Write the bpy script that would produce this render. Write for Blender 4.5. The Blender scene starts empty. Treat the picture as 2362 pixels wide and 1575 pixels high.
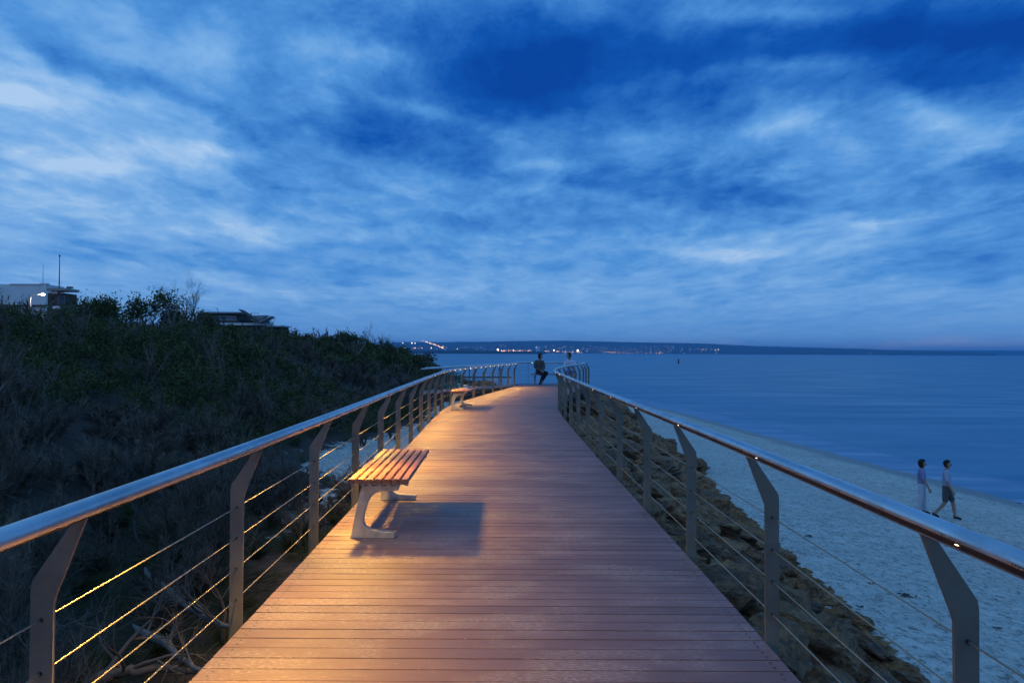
import bpy, bmesh, math, random
import numpy as np
from mathutils import Vector, Matrix, noise as mnoise
random.seed(7); RNG = np.random.default_rng(11)
C = bpy.context.scene.collection
F, CX, CY, H = 1575.0, 1181.0, 787.5, 1.42        # focal (px of the photo), centre, eye height above the boards
PITCH, ROLL = math.atan(25.0/F), 0.005
SEA = -4.0

# ------------------------------------------------------------------ camera
fw = Vector((0, math.cos(PITCH), math.sin(PITCH))); up0 = Vector((0, -math.sin(PITCH), math.cos(PITCH))); r0 = Vector((1,0,0))
rt = r0*math.cos(ROLL)+up0*math.sin(ROLL); up = up0*math.cos(ROLL)-r0*math.sin(ROLL)
EYE = Vector((0,0,H))
cam = bpy.data.objects.new('camera', bpy.data.cameras.new('camera')); C.objects.link(cam)
cam.data.sensor_width = 36; cam.data.lens = 36*F/2362; cam.data.clip_end = 60000; cam.data.clip_start = .05
M = Matrix((( rt.x, up.x, -fw.x, EYE.x),(rt.y, up.y, -fw.y, EYE.y),(rt.z, up.z, -fw.z, EYE.z),(0,0,0,1)))
cam.matrix_world = M; bpy.context.scene.camera = cam
def ray(px, py): return fw + rt*((px-CX)/F) + up*((CY-py)/F)
def at(px, py, Y): d = ray(px,py); return EYE + d*(Y/d.y)          # the point a distance Y ahead
def gp(px, py, z): d = ray(px,py); return EYE + d*((z-H)/d.z)       # the point on the level z

# ------------------------------------------------------------------ node helpers
def new_mat(name, col=(.5,.5,.5), rough=.6, metal=0.0, spec=.5):
    m = bpy.data.materials.new(name); m.use_nodes = True
    b = m.node_tree.nodes['Principled BSDF']
    b.inputs['Base Color'].default_value = (*col,1); b.inputs['Roughness'].default_value = rough
    b.inputs['Metallic'].default_value = metal; b.inputs['Specular IOR Level'].default_value = spec
    return m, m.node_tree, b
class G:                                                              # small shader graph writer
    def __init__(s, nt): s.nt = nt
    def n(s, t, **k):
        x = s.nt.nodes.new(t)
        for a, v in k.items(): setattr(x, a, v)
        return x
    def put(s, sock, v):
        if isinstance(v, bpy.types.NodeSocket): s.nt.links.new(v, sock)
        elif isinstance(v, (tuple, list)) and len(v) == 3 and sock.type == 'RGBA': sock.default_value = (*v, 1)
        else: sock.default_value = v
    def m(s, op, a, b=None, c=None, clamp=False):
        x = s.n('ShaderNodeMath', operation=op); x.use_clamp = clamp
        s.put(x.inputs[0], a)
        if b is not None: s.put(x.inputs[1], b)
        if c is not None: s.put(x.inputs[2], c)
        return x.outputs[0]
    def noise(s, vec, scale, detail=4, rough=.55, dist=0.0, out=0):
        x = s.n('ShaderNodeTexNoise'); s.put(x.inputs['Vector'], vec); x.inputs['Scale'].default_value = scale
        x.inputs['Detail'].default_value = detail; x.inputs['Roughness'].default_value = rough; x.inputs['Distortion'].default_value = dist
        return x.outputs[out]
    def mapping(s, vec, scale=(1,1,1), rot=(0,0,0), loc=(0,0,0)):
        x = s.n('ShaderNodeMapping'); s.put(x.inputs['Vector'], vec)
        x.inputs['Scale'].default_value = scale; x.inputs['Rotation'].default_value = rot; x.inputs['Location'].default_value = loc
        return x.outputs[0]
    def ramp(s, fac, stops, interp='LINEAR'):
        x = s.n('ShaderNodeValToRGB'); s.put(x.inputs[0], fac); cr = x.color_ramp; cr.interpolation = interp
        while len(cr.elements) < len(stops): cr.elements.new(.5)
        for e, (p, c) in zip(cr.elements, stops):
            e.position = p; e.color = (*c, 1) if isinstance(c, tuple) else (c, c, c, 1)
        return x.outputs[0]
    def mix(s, fac, a, b, blend='MIX'):
        x = s.n('ShaderNodeMix', data_type='RGBA', blend_type=blend)
        s.put(x.inputs[0], fac); s.put(x.inputs[6], a); s.put(x.inputs[7], b); return x.outputs[2]
    def bump(s, h, strength=.3, dist=.02, normal=None):
        x = s.n('ShaderNodeBump'); s.put(x.inputs['Height'], h); x.inputs['Strength'].default_value = strength
        x.inputs['Distance'].default_value = dist
        if normal is not None: s.put(x.inputs['Normal'], normal)
        return x.outputs[0]
    def attr(s, name, out='Fac'):
        x = s.n('ShaderNodeAttribute'); x.attribute_name = name; return x.outputs[out]
    def obj(s): return s.n('ShaderNodeTexCoord').outputs['Object']
    def rnd(s): return s.n('ShaderNodeObjectInfo').outputs['Random']

# ------------------------------------------------------------------ materials
def mk_steel(name, col, rough, streak=.12, metal=1.0):
    m, nt, b = new_mat(name, col, rough, metal); g = G(nt); o = g.obj()
    n = g.noise(o, 9, 6, .6); g.put(b.inputs['Roughness'], g.ramp(n, [(.35, rough-streak*.6), (.65, rough+streak)]))
    n2 = g.noise(o, 60, 3); n3 = g.noise(o, 2.2, 5, .65)
    g.put(b.inputs['Base Color'], g.mix(g.ramp(n3, [(.42,0.0),(.62,1.0)]), col, tuple(c*.72 for c in col)))
    g.put(b.inputs['Normal'], g.bump(n2, .12, .002)); return m
M_RAIL = mk_steel('brushed_steel', (.62,.635,.65), .33)
M_CABLE, _, _ = new_mat('cable_steel', (.46,.37,.25), .45, .9)
M_POST = mk_steel('painted_steel_post', (.19,.165,.13), .55, .08, .15)
M_BLACK, _, _ = new_mat('rubber_and_slot_shade', (.02,.02,.022), .6)

def mk_deck():
    m, nt, b = new_mat('deck_boards', rough=.55); g = G(nt); o = g.obj(); t = g.attr('tone')
    base = g.ramp(t, [(0,(.190,.104,.100)),(.5,(.225,.124,.117)),(1,(.262,.148,.138))])
    grain = g.noise(g.mapping(o, (1.1,38,1)), 3.0, 8, .65)
    base = g.mix(g.ramp(grain,[(.35,.42),(.62,0.0)]), base, (.15,.085,.077))
    wear = g.noise(g.mapping(o, (1,2.0,1)), 1.3, 8, .68, .3)                          # scuffed sandy wear
    fine = g.noise(g.mapping(o, (6,22,1)), 5, 5, .75)
    scuff = g.m('MULTIPLY', g.ramp(wear,[(.46,0.0),(.60,1.0)]), g.ramp(fine,[(.46,.10),(.66,1.0)]))
    base = g.mix(g.m('MULTIPLY', scuff, .7), base, (.50,.41,.39))
    dust = g.noise(o, 55, 2, .5); base = g.mix(g.m('MULTIPLY', g.ramp(dust,[(.70,0.0),(.76,1.0)]), .7), base, (.45,.38,.34))
    stain = g.noise(o, .8, 4, .6); base = g.mix(g.ramp(stain,[(.5,0.0),(.72,.35)]), base, (.13,.075,.072))
    g.put(b.inputs['Base Color'], base); g.put(b.inputs['Roughness'], g.ramp(wear,[(.35,.5),(.7,.75)]))
    g.put(b.inputs['Normal'], g.bump(grain, .35, .003)); return m
M_DECK = mk_deck()
M_JOIST, _, _ = new_mat('dark_joist', (.06,.045,.038), .8)
M_SCREW, _, _ = new_mat('screw_heads', (.05,.045,.04), .5, .5)

def mk_slat():
    m, nt, b = new_mat('bench_timber', rough=.42); g = G(nt); o = g.obj()
    grain = g.noise(g.mapping(o, (40,1.6,40)), 2.5, 7, .62, .2)
    c = g.ramp(grain, [(.3,(.10,.030,.020)),(.5,(.21,.075,.046)),(.7,(.30,.13,.08))])
    wv = g.noise(o, 5, 5, .6); c = g.mix(g.ramp(wv,[(.45,0.0),(.7,.28)]), c, (.38,.27,.21))
    g.put(b.inputs['Base Color'], c); g.put(b.inputs['Normal'], g.bump(grain, .3, .002)); return m
M_SLAT = mk_slat()
def mk_cast():
    m, nt, b = new_mat('cast_aluminium', rough=.5, metal=.35); g = G(nt); o = g.obj()
    n = g.noise(o, 14, 6, .65); n2 = g.noise(o, 140, 3)
    g.put(b.inputs['Base Color'], g.ramp(n, [(.3,(.30,.285,.28)),(.65,(.46,.44,.43))]))
    g.put(b.inputs['Normal'], g.bump(n2, .25, .002)); return m
M_CAST = mk_cast()
def emis(name, col, s):
    m = bpy.data.materials.new(name); m.use_nodes = True; nt = m.node_tree; nt.nodes.remove(nt.nodes['Principled BSDF'])
    e = nt.nodes.new('ShaderNodeEmission'); e.inputs[0].default_value = (*col,1); e.inputs[1].default_value = s
    nt.links.new(e.outputs[0], nt.nodes['Material Output'].inputs[0]); return m
M_LED = emis('led_glow', (1,.72,.42), 25)

def mk_ground():
    m, nt, b = new_mat('sand_and_soil', rough=.9); g = G(nt); o = g.obj()
    sandy, wet = g.attr('sandy'), g.attr('wet')
    big = g.noise(o, .35, 5, .6); mid = g.noise(g.mapping(o,(1,1.6,1)), 3.2, 7, .65); fin = g.noise(o, 22, 5, .7)
    sand = g.ramp(mid, [(.3,(.42,.385,.33)),(.55,(.66,.61,.53)),(.75,(.77,.72,.64))])
    sand = g.mix(g.ramp(big,[(.4,0.0),(.65,.4)]), sand, (.44,.40,.34))
    wrack = g.noise(g.mapping(o,(1.5,1,1)), 7.5, 6, .8, .4)                              # specks of weed and shell
    sand = g.mix(g.m('MULTIPLY', g.ramp(wrack,[(.53,0.0),(.60,1.0)]), .80), sand, (.085,.07,.055))
    spk = g.noise(g.mapping(o,(1.0,.8,1)), 3.6, 7, .82, .3); sand = g.mix(g.m('MULTIPLY', g.ramp(spk,[(.55,0.0),(.63,1.0)]), .6), sand, (.10,.085,.07))
    sand = g.mix(g.ramp(fin,[(.35,.35),(.5,0.0)]), sand, (.26,.23,.19))
    sand = g.mix(wet, sand, (.15,.135,.12))
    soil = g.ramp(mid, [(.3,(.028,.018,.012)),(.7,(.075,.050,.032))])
    edge = g.m('ADD', sandy, g.m('MULTIPLY', g.m('SUBTRACT', g.noise(o, 1.7, 6, .7), .5), 1.6))
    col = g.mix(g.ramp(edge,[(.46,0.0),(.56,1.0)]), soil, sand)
    g.put(b.inputs['Base Color'], col)
    g.put(b.inputs['Roughness'], g.m('SUBTRACT', .92, g.m('MULTIPLY', wet, .55)))
    foot = g.noise(g.mapping(o,(1,1.3,1)), 4.5, 3, .55)
    hh = g.m('ADD', g.m('MULTIPLY', foot, 1.0), g.m('MULTIPLY', fin, .25))
    hh = g.m('MULTIPLY', hh, g.m('SUBTRACT', 1.0, wet))
    g.put(b.inputs['Normal'], g.bump(hh, .9, .10)); return m
M_GROUND = mk_ground()
def mk_sea():
    m, nt, b = new_mat('sea_water', (.012,.05,.10), .22, 0, .5); g = G(nt); o = g.obj()
    b.inputs['IOR'].default_value = 1.33
    s1 = g.noise(g.mapping(o,(.010,.055,1)), 1, 6, .6, .3); s2 = g.noise(g.mapping(o,(.18,.85,1)), 1, 5, .6); s3 = g.noise(g.mapping(o,(.05,.22,1)), 1, 5, .6)
    foam = g.attr('foam'); fn = g.noise(g.mapping(o,(.12,.55,1), (0,0,.15)), 1, 7, .62, .5)
    ff = g.m('MULTIPLY', foam, g.ramp(fn,[(.36,.12),(.6,1.0)]))
    col = g.ramp(s1, [(.3,(.012,.145,.26)),(.7,(.022,.185,.32))])
    col = g.mix(g.m('MULTIPLY', ff, .85), col, (.36,.42,.55))
    g.put(b.inputs['Base Color'], col)
    rg = g.ramp(s3, [(.35,.28),(.65,.42)]); g.put(b.inputs['Roughness'], g.m('ADD', rg, g.m('MULTIPLY', ff, .4)))
    g.put(b.inputs['Normal'], g.bump(g.m('ADD', s2, g.m('MULTIPLY', s3, 2.0)), .09, .30)); return m
M_SEA = mk_sea()
def mk_rock():
    m, nt, b = new_mat('weathered_rock', rough=.8); g = G(nt); o = g.obj(); gm = g.n('ShaderNodeNewGeometry').outputs['Position']
    n = g.noise(gm, 1.6, 7, .65); n2 = g.noise(g.mapping(gm,(1,1,3)), 7, 8, .7)
    c = g.ramp(n, [(.3,(.12,.050,.016)),(.5,(.40,.17,.055)),(.68,(.54,.28,.11))])
    c = g.mix(g.ramp(n2,[(.45,0.0),(.6,.75)]), c, (.065,.040,.026))
    c = g.mix(g.m('MULTIPLY', g.ramp(g.noise(gm, 11, 6, .75),[(.60,0.0),(.66,1.0)]), .6), c, (.42,.40,.37))
    c = g.mix(g.ramp(g.rnd(),[(.2,0.0),(1,.45)]), c, (.11,.075,.052))
    g.put(b.inputs['Base Color'], c); g.put(b.inputs['Normal'], g.bump(n2, 1.0, .10)); return m
M_ROCK = mk_rock()
def mk_plant(name, a, c2, rough=.75, trans=0.0):
    m, nt, b = new_mat(name, rough=rough, spec=.15); g = G(nt)
    t = g.attr('tone'); gm = g.n('ShaderNodeNewGeometry').outputs['Position']; n = g.noise(gm, .7, 3)
    g.put(b.inputs['Base Color'], g.ramp(g.m('ADD', g.m('MULTIPLY', t, .6), g.m('MULTIPLY', n, .45)), [(.15,a),(.85,c2)])); return m
M_LEAF = mk_plant('scrub_leaves', (.03,.037,.013), (.125,.13,.04))
M_LEAF2 = mk_plant('pale_leaves', (.04,.05,.018), (.13,.14,.055))
M_TWIG = mk_plant('dry_twigs', (.06,.042,.032), (.26,.195,.15))
M_PALE = mk_plant('bleached_wood', (.05,.044,.04), (.14,.13,.12))
M_GRASS = mk_plant('dune_grass', (.035,.04,.02), (.16,.155,.085))
M_DARKGRASS = mk_plant('low_grass', (.022,.03,.012), (.085,.09,.032))
def mk_wall(name, a, c2, sc=3):
    m, nt, b = new_mat(name, rough=.85); g = G(nt); n = g.noise(g.obj(), sc, 6, .65); g.put(b.inputs['Base Color'], g.ramp(n,[(.3,a),(.7,c2)])); return m
M_WHITE = mk_wall('pale_render', (.60,.61,.63), (.74,.74,.74), .6)
M_BROWN = mk_wall('brown_cladding', (.055,.045,.038), (.10,.08,.065))
M_ROOF = mk_wall('metal_roof', (.20,.20,.21), (.30,.30,.31))
M_HILL = mk_wall('wooded_hillside', (.022,.036,.032), (.045,.065,.055), .004)
M_TEAL = mk_wall('teal_paint', (.02,.20,.18), (.04,.30,.26))
M_GLASS, _, _ = new_mat('dark_glass', (.02,.03,.04), .08, 0, .9)

# ------------------------------------------------------------------ mesh helpers
def link(name, me, mat, parent=None):
    o = bpy.data.objects.new(name, me); C.objects.link(o)
    if mat is not None: me.materials.append(mat)
    if parent: o.parent = parent
    return o
def from_bm(name, bm, mat, parent=None, smooth=False):
    bmesh.ops.recalc_face_normals(bm, faces=bm.faces)
    me = bpy.data.meshes.new(name); bm.to_mesh(me); bm.free()
    me.polygons.foreach_set('use_smooth', [bool(smooth)]*len(me.polygons))
    return link(name, me, mat, parent)
def arrays(name, V, polys, mat, parent=None, attrs=None, smooth=False):
    """polys: list of (K,n) index arrays, n = 3 or 4"""
    me = bpy.data.meshes.new(name); V = np.asarray(V, dtype=np.float32)
    me.vertices.add(len(V)); me.vertices.foreach_set('co', V.ravel())
    loops = np.concatenate([p.ravel() for p in polys]).astype(np.int32)
    tot = np.concatenate([np.full(len(p), p.shape[1], np.int32) for p in polys])
    start = np.concatenate([[0], np.cumsum(tot)[:-1]]).astype(np.int32)
    me.loops.add(len(loops)); me.loops.foreach_set('vertex_index', loops)
    me.polygons.add(len(tot)); me.polygons.foreach_set('loop_start', start); me.polygons.foreach_set('loop_total', tot)
    me.polygons.foreach_set('use_smooth', np.full(len(tot), bool(smooth)))
    me.update(calc_edges=True)
    for k, v in (attrs or {}).items():
        a = me.attributes.new(k, 'FLOAT', 'POINT'); a.data.foreach_set('value', np.asarray(v, dtype=np.float32))
    me.validate(); return link(name, me, mat, parent)
def tag(o, label, cat, group=None, kind=None):
    o['label'] = label
    if cat: o['category'] = cat
    if group: o['group'] = group
    if kind: o['kind'] = kind
    return o
def struct(o, kind='structure'): o['kind'] = kind; return o
def thing(name, label, cat, loc=(0,0,0), rz=0, group=None):
    o = bpy.data.objects.new(name, None); C.objects.link(o); o.location = loc; o.rotation_euler = (0,0,rz); o.empty_display_size = .1
    return tag(o, label, cat, group)
def bx(bm, x0,x1,y0,y1,z0,z1, rot=None):
    vs = [Vector((x,y,z)) for z in (z0,z1) for y in (y0,y1) for x in (x0,x1)]
    if rot is not None:
        c = sum(vs, Vector())/8; vs = [c+rot@(v-c) for v in vs]
    v = [bm.verts.new(p) for p in vs]
    for f in ((0,2,3,1),(4,5,7,6),(0,1,5,4),(2,6,7,3),(0,4,6,2),(1,3,7,5)): bm.faces.new([v[i] for i in f])
    return v
def box(name, b, mat, parent=None, bevel=0, rot=None):
    bm = bmesh.new(); bx(bm, *b, rot=rot)
    if bevel: bmesh.ops.bevel(bm, geom=bm.edges[:], offset=bevel, segments=2, affect='EDGES')
    return from_bm(name, bm, mat, parent)
def frames(P):
    P = [Vector(p) for p in P]; out = []
    for i in range(len(P)):
        t = (P[min(i+1,len(P)-1)]-P[max(i-1,0)]).normalized(); out.append(t)
    return P, out
def tube(bm, P, R, n=8, cap=True):
    P, T = frames(P); rings = []
    ref = Vector((0,0,1)) if abs(T[0].z) < .9 else Vector((1,0,0))
    for i, (p, t) in enumerate(zip(P, T)):
        a = (ref - t*ref.dot(t)).normalized(); b = t.cross(a); ref = a
        r = R[i] if hasattr(R,'__len__') else R
        rings.append([bm.verts.new(p + (a*math.cos(2*math.pi*k/n)+b*math.sin(2*math.pi*k/n))*r) for k in range(n)])
    for A, B in zip(rings, rings[1:]):
        for k in range(n): bm.faces.new((A[k],A[(k+1)%n],B[(k+1)%n],B[k]))
    if cap: bm.faces.new(rings[0][::-1]); bm.faces.new(rings[-1])
def prism(bm, poly, axis_pt, thick_dir, thick):
    """poly: 3D points; extruded by thick along thick_dir, centred"""
    d = thick_dir*(thick/2)
    A = [bm.verts.new(p-d) for p in poly]; B = [bm.verts.new(p+d) for p in poly]
    bm.faces.new(A[::-1]); bm.faces.new(B); n = len(poly)
    for i in range(n): bm.faces.new((A[i],A[(i+1)%n],B[(i+1)%n],B[i]))
def smoothstep(a, b, x): t = np.clip((x-a)/(b-a), 0, 1); return t*t*(3-2*t)
def vnoise(x, y, seed=0):
    """cheap smooth value noise on arrays"""
    xi, yi = np.floor(x).astype(int), np.floor(y).astype(int); fx, fy = x-xi, y-yi
    fx, fy = fx*fx*(3-2*fx), fy*fy*(3-2*fy)
    def h(a, b): 
        n = (a*374761393 + b*668265263 + seed*974634777) & 0xffffffff
        n = ((n ^ (n >> 13))*1274126177) & 0xffffffff
        return ((n ^ (n >> 16)) & 0xffff)/65535.0
    return (h(xi,yi)*(1-fx)+h(xi+1,yi)*fx)*(1-fy) + (h(xi,yi+1)*(1-fx)+h(xi+1,yi+1)*fx)*fy
def fbm(x, y, o=4, seed=0): return sum(vnoise(x*2**k, y*2**k, seed+k)/2**k for k in range(o))/sum(1/2**k for k in range(o))

# ------------------------------------------------------------------ plan of the place
LY = np.array([-3, 2.9, 3.6, 5.1, 6.6, 9, 12, 15.1, 16.6, 17.6, 18.8, 20.2, 22.2, 24, 26, 28.9])
LX = np.array([-1.36,-1.376,-1.386,-1.42,-1.455,-1.53,-1.61,-1.685,-1.71,-1.685,-1.58,-1.38,-1.02,-.71,-.33,.17])
RY = np.array([-3, 2.9, 3.4, 4.8, 6.3, 8.4, 11, 14, 16, 17.5, 18.8, 20.7, 22.5, 24.7, 27.8, 31])
RX = np.array([1.25,1.257,1.262,1.24,1.215,1.18,1.15,1.135,1.135,1.17,1.27,1.47,1.79,2.23,2.87,3.45])
def smooth_tab(Y, X):
    yy = np.linspace(Y[0], Y[-1], 700); xx = np.interp(yy, Y, X); k = 13
    for _ in range(2):
        pad = np.pad(xx, k, mode='reflect', reflect_type='odd'); xx = np.convolve(pad, np.ones(2*k+1)/(2*k+1), 'valid')
    return yy, xx
LYs, LXs = smooth_tab(LY, LX); RYs, RXs = smooth_tab(RY, RX)
XL = lambda y: np.interp(y, LYs, LXs); XR = lambda y: np.interp(y, RYs, RXs)
END = 31.0
SH = np.array([(24,-30),(21,0),(18.7,25),(17.2,40),(15.7,59),(13.2,77),(9.5,92),(2,101),(-10,107),(-30,111),(-90,118),(-400,140)], float)
def shore_dist(x, y):
    """signed distance to the waterline, positive on land"""
    best = np.full(np.shape(x), 1e9); sgn = np.ones(np.shape(x))
    for a, b in zip(SH, SH[1:]):
        d = b-a; t = np.clip(((x-a[0])*d[0]+(y-a[1])*d[1])/(d@d), 0, 1)
        qx, qy = x-(a[0]+t*d[0]), y-(a[1]+t*d[1]); dd = np.hypot(qx, qy)
        s = np.where(d[0]*(y-a[1])-d[1]*(x-a[0]) > 0, 1.0, -1.0)
        m = dd < best; best = np.where(m, dd, best); sgn = np.where(m, s, sgn)
    return best*sgn
FY = np.array([-5, 5, 8.8, 12, 14.6, 20, 23, 25, 27, 34, 42, 52, 60]); FX = np.array([4.4,4.6,4.9,5.3,5.5,6.0,6.2,7.1,6.6,7.1,7.3,5.8,3.4])
XF = lambda y: np.interp(y, FY, FX)
def ground(x, y):
    x = np.asarray(x, float); y = np.asarray(y, float); s = shore_dist(x, y)
    zb = SEA + np.where(s > 0, np.minimum(.095*s, 1.2+.012*s), .05*s)
    zb = np.maximum(zb, -9) + .05*(fbm(x*.5, y*.5, 3, 3)-.5)
    z = np.minimum(zb, -2.55)
    # bank under the boardwalk and the rock slope
    e = XR(np.clip(y, -3, 31)); k = 1-smoothstep(0, 1, (x-e)/np.maximum(XF(y)-e+.3, .5)); k = k*(1-smoothstep(36, 58, y))
    bank = -2.75 + 2.0*np.clip(k,0,1)
    z = np.where(k > 0, np.maximum(z, bank), z)
    # left side: sandy hollow, then the dune
    lw = 1-smoothstep(-1.5, 1.2, x - XL(np.clip(y,-3,28.9)))
    lw = lw*(1-smoothstep(48, 85, y))
    left = -1.35 + .25*(fbm(x*.35, y*.35, 3, 9)-.5)
    d = -(x+3.3+.03*y)
    bump = 1.5*np.exp(-((x+7.5)/3.2)**2-((y-50)/9)**2)
    ridge = bump + 3.15*smoothstep(0, 10.0, d)**.9*(1-smoothstep(66, 92, y+.25*(x+13)))*(1+.16*(fbm(x*.12+5, y*.12, 3, 21)-.5))
    return z*(1-lw) + left*lw + ridge
def grow(a, b, step, f, lim):
    """coordinates fine between a and b and growing outside out to lim"""
    xs = list(np.arange(a, b, step)); s = step
    while xs[-1] < lim[1]: s *= f; xs.append(xs[-1]+s)
    s = step
    while xs[0] > lim[0]: s *= f; xs.insert(0, xs[0]-s)
    return np.array(xs)
def sheet(name, xs, ys, zf, mat, attrf):
    X, Y = np.meshgrid(xs, ys); Z = zf(X, Y); nx, ny = len(xs), len(ys)
    V = np.stack([X, Y, Z], -1).reshape(-1,3); i = (np.arange(ny-1)[:,None]*nx + np.arange(nx-1)[None,:]).ravel()
    Q = np.stack([i, i+1, i+nx+1, i+nx], -1)
    return arrays(name, V, [Q], mat, None, {k: v.ravel() for k, v in attrf(X, Y, Z).items()}, True)
def gattr(X, Y, Z):
    s = shore_dist(X, Y)
    sandy = np.ones(X.shape)
    d = XL(np.clip(Y,-3,28.9)) - X
    lane = np.exp(-((d-2.1)/1.5)**2)*smoothstep(13, 17, Y)
    lane = np.maximum(lane, smoothstep(24, 32, Y)*(1-smoothstep(3.2, 5.0, d)))
    lane = np.maximum(lane, .80*np.exp(-((d-2.0)/.75)**2 - ((Y-12.4)/2.2)**2))
    wl = smoothstep(-1.5, .3, d); sandy = (1-wl) + wl*lane*.95
    beyond = smoothstep(50, 62, Y)*(1-smoothstep(-3, 1, Z)); sandy = np.maximum(sandy, beyond)
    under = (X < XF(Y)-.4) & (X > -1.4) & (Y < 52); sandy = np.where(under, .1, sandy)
    wet = 1-smoothstep(.3, 2.0, s+.8*(fbm(X*.3,Y*.3,3,4)-.5)); return {'sandy': sandy, 'wet': wet}
xs = grow(-16, 26, .22, 1.14, (-8400, 8400)); ys = grow(0, 46, .25, 1.075, (-60, 8400))
kz = int(np.argmin(abs(xs)))
struct(sheet('dune', xs[:kz+1], ys, ground, M_GROUND, gattr)); struct(sheet('beach', xs[kz:], ys, ground, M_GROUND, gattr))
def wattr(X, Y, Z):
    s = -shore_dist(X, Y); f = np.exp(-np.maximum(s,0)/9.0)*.45 + 1.3*np.exp(-((s-1.2)/1.5)**2) - .5*np.exp(-((s-4.2)/.9)**2) + .45*np.exp(-((s-13)/6)**2)
    return {'foam': np.clip(f,0,1)}
wx = grow(-30, 60, 1.0, 1.12, (-8400, 8400)); wy = grow(0, 130, 1.0, 1.1, (-200, 8400))
struct(sheet('sea', wx, wy, lambda X, Y: np.full(X.shape, SEA), M_SEA, wattr))

# ------------------------------------------------------------------ boardwalk
def boardwalk():
    V, Q, T = [], [], []; pitch, gap = .1095, .009; y = -2.5
    def add(p, t):
        b = len(V); V.extend(p); T.extend([t]*8)
        Q.extend([[b+i for i in f] for f in ((0,3,2,1),(4,5,6,7),(0,1,5,4),(1,2,6,5),(2,3,7,6),(3,0,4,7))])
    while y < END-.01:
        y1 = y+pitch-gap; a0, a1 = (XL(y), XL(y1)); b0, b1 = XR(y), XR(y1)
        if y > 28.85: a0 = a1 = .17+.1
        zt = random.uniform(-.0012,.0012); t = random.random()
        add([(a0,y,-.028),(b0,y,-.028),(b1,y1,-.028),(a1,y1,-.028),(a0,y,zt),(b0,y,zt),(b1,y1,zt),(a1,y1,zt)], t)
        y += pitch
    o = arrays('boardwalk', V, [np.array(Q)], M_DECK, None, {'tone': T}); struct(o)
    # fascia and joists under the boards
    bm = bmesh.new()
    for side, (fy, fx) in (('L',(LYs,LXs)),('R',(RYs,RXs))):
        off = .03 if side == 'L' else -.03
        P = [(fx[i]+off, fy[i]) for i in range(0, 700, 7)]
        for (xa,ya),(xb,yb) in zip(P, P[1:]):
            w = .02
            v = [bm.verts.new(p) for p in ((xa-w,ya,-.26),(xa+w,ya,-.26),(xb+w,yb,-.26),(xb-w,yb,-.26),(xa-w,ya,-.032),(xa+w,ya,-.032),(xb+w,yb,-.032),(xb-w,yb,-.032))]
            for f in ((0,3,2,1),(4,5,6,7),(0,1,5,4),(1,2,6,5),(2,3,7,6),(3,0,4,7)): bm.faces.new([v[i] for i in f])
        bmesh.ops.remove_doubles(bm, verts=bm.verts, dist=.001); from_bm('fascia', bm, M_JOIST, o); bm = bmesh.new()
    box('fascia', (.27, 3.4, END-.07, END-.02, -.26, -.032), M_JOIST, o)
    for yy in np.arange(-1.5, 31, 2.9):
        a, b = XL(min(yy,28.9))+.1, XR(yy)-.1
        box('joist', (a, b, yy-.05, yy+.05, -.24, -.034), M_JOIST, o)
        for xx in (a+.15, b-.15): box('pile', (xx-.07, xx+.07, yy-.07, yy+.07, -3.4, -.242), M_JOIST, o)
    # screw heads near both edges of the near boards
    bm = bmesh.new(); y = -2.5; k = 0
    while y < 11:
        for xx in (XL(y)+.06, XR(y)-.06):
            for dy in (.028, .075):
                c = Vector((xx+random.uniform(-.004,.004), y+dy, .0014)); vs = [bm.verts.new(c+Vector((math.cos(a)*.006, math.sin(a)*.006, 0))) for a in np.arange(0,6.28,1.05)]
                bm.faces.new(vs)
        y += pitch
    from_bm('screws', bm, M_SCREW, o)['kind'] = 'stuff'
boardwalk()
# lower side ramp leaving the far end to the left
def ramp():
    V, Q, T = [], [], []; A0, B0 = Vector((.12,28.95,-.01)), Vector((.26,30.95,-.01)); A1, B1 = Vector((-3.55,26.9,-.22)), Vector((-3.75,28.85,-.22)); n = 46
    for i in range(n):
        s0, s1 = i/n, (i+.93)/n; b = len(V)
        p = [A0.lerp(A1,s0), B0.lerp(B1,s0), B0.lerp(B1,s1), A0.lerp(A1,s1)]
        V += [(q.x,q.y,q.z-.03) for q in p]+[tuple(q) for q in p]; T += [random.random()]*8
        Q += [[b+j for j in f] for f in ((0,3,2,1),(4,5,6,7),(0,1,5,4),(1,2,6,5),(2,3,7,6),(3,0,4,7))]
    o = arrays('side_ramp', V, [np.array(Q)], M_DECK, None, {'tone': T}); struct(o)
    for P0, P1 in ((A0,A1),(B0,B1)):
        bm = bmesh.new()
        v = [bm.verts.new(p) for p in (P0+Vector((0,0,-.035)), P1+Vector((0,0,-.035)), P1+Vector((0,0,-.42)), P0+Vector((0,0,-.42)), P0+Vector((.02,.06,-.035)), P1+Vector((.02,.06,-.035)), P1+Vector((.02,.06,-.42)), P0+Vector((.02,.06,-.42)))]
        for f in ((0,1,2,3),(4,7,6,5),(0,4,5,1),(1,5,6,2),(2,6,7,3),(3,7,4,0)): bm.faces.new([v[i] for i in f])
        from_bm('fascia', bm, M_JOIST, o)
    for s in (.12,.45,.8):
        c = A0.lerp(A1,s); box('pile', (c.x-.08, c.x+.08, c.y+.15, c.y+.31, -3, c.z-.04), M_JOIST, o)
    return A0, A1, B0, B1
RA0, RA1, RB0, RB1 = ramp()

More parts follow.
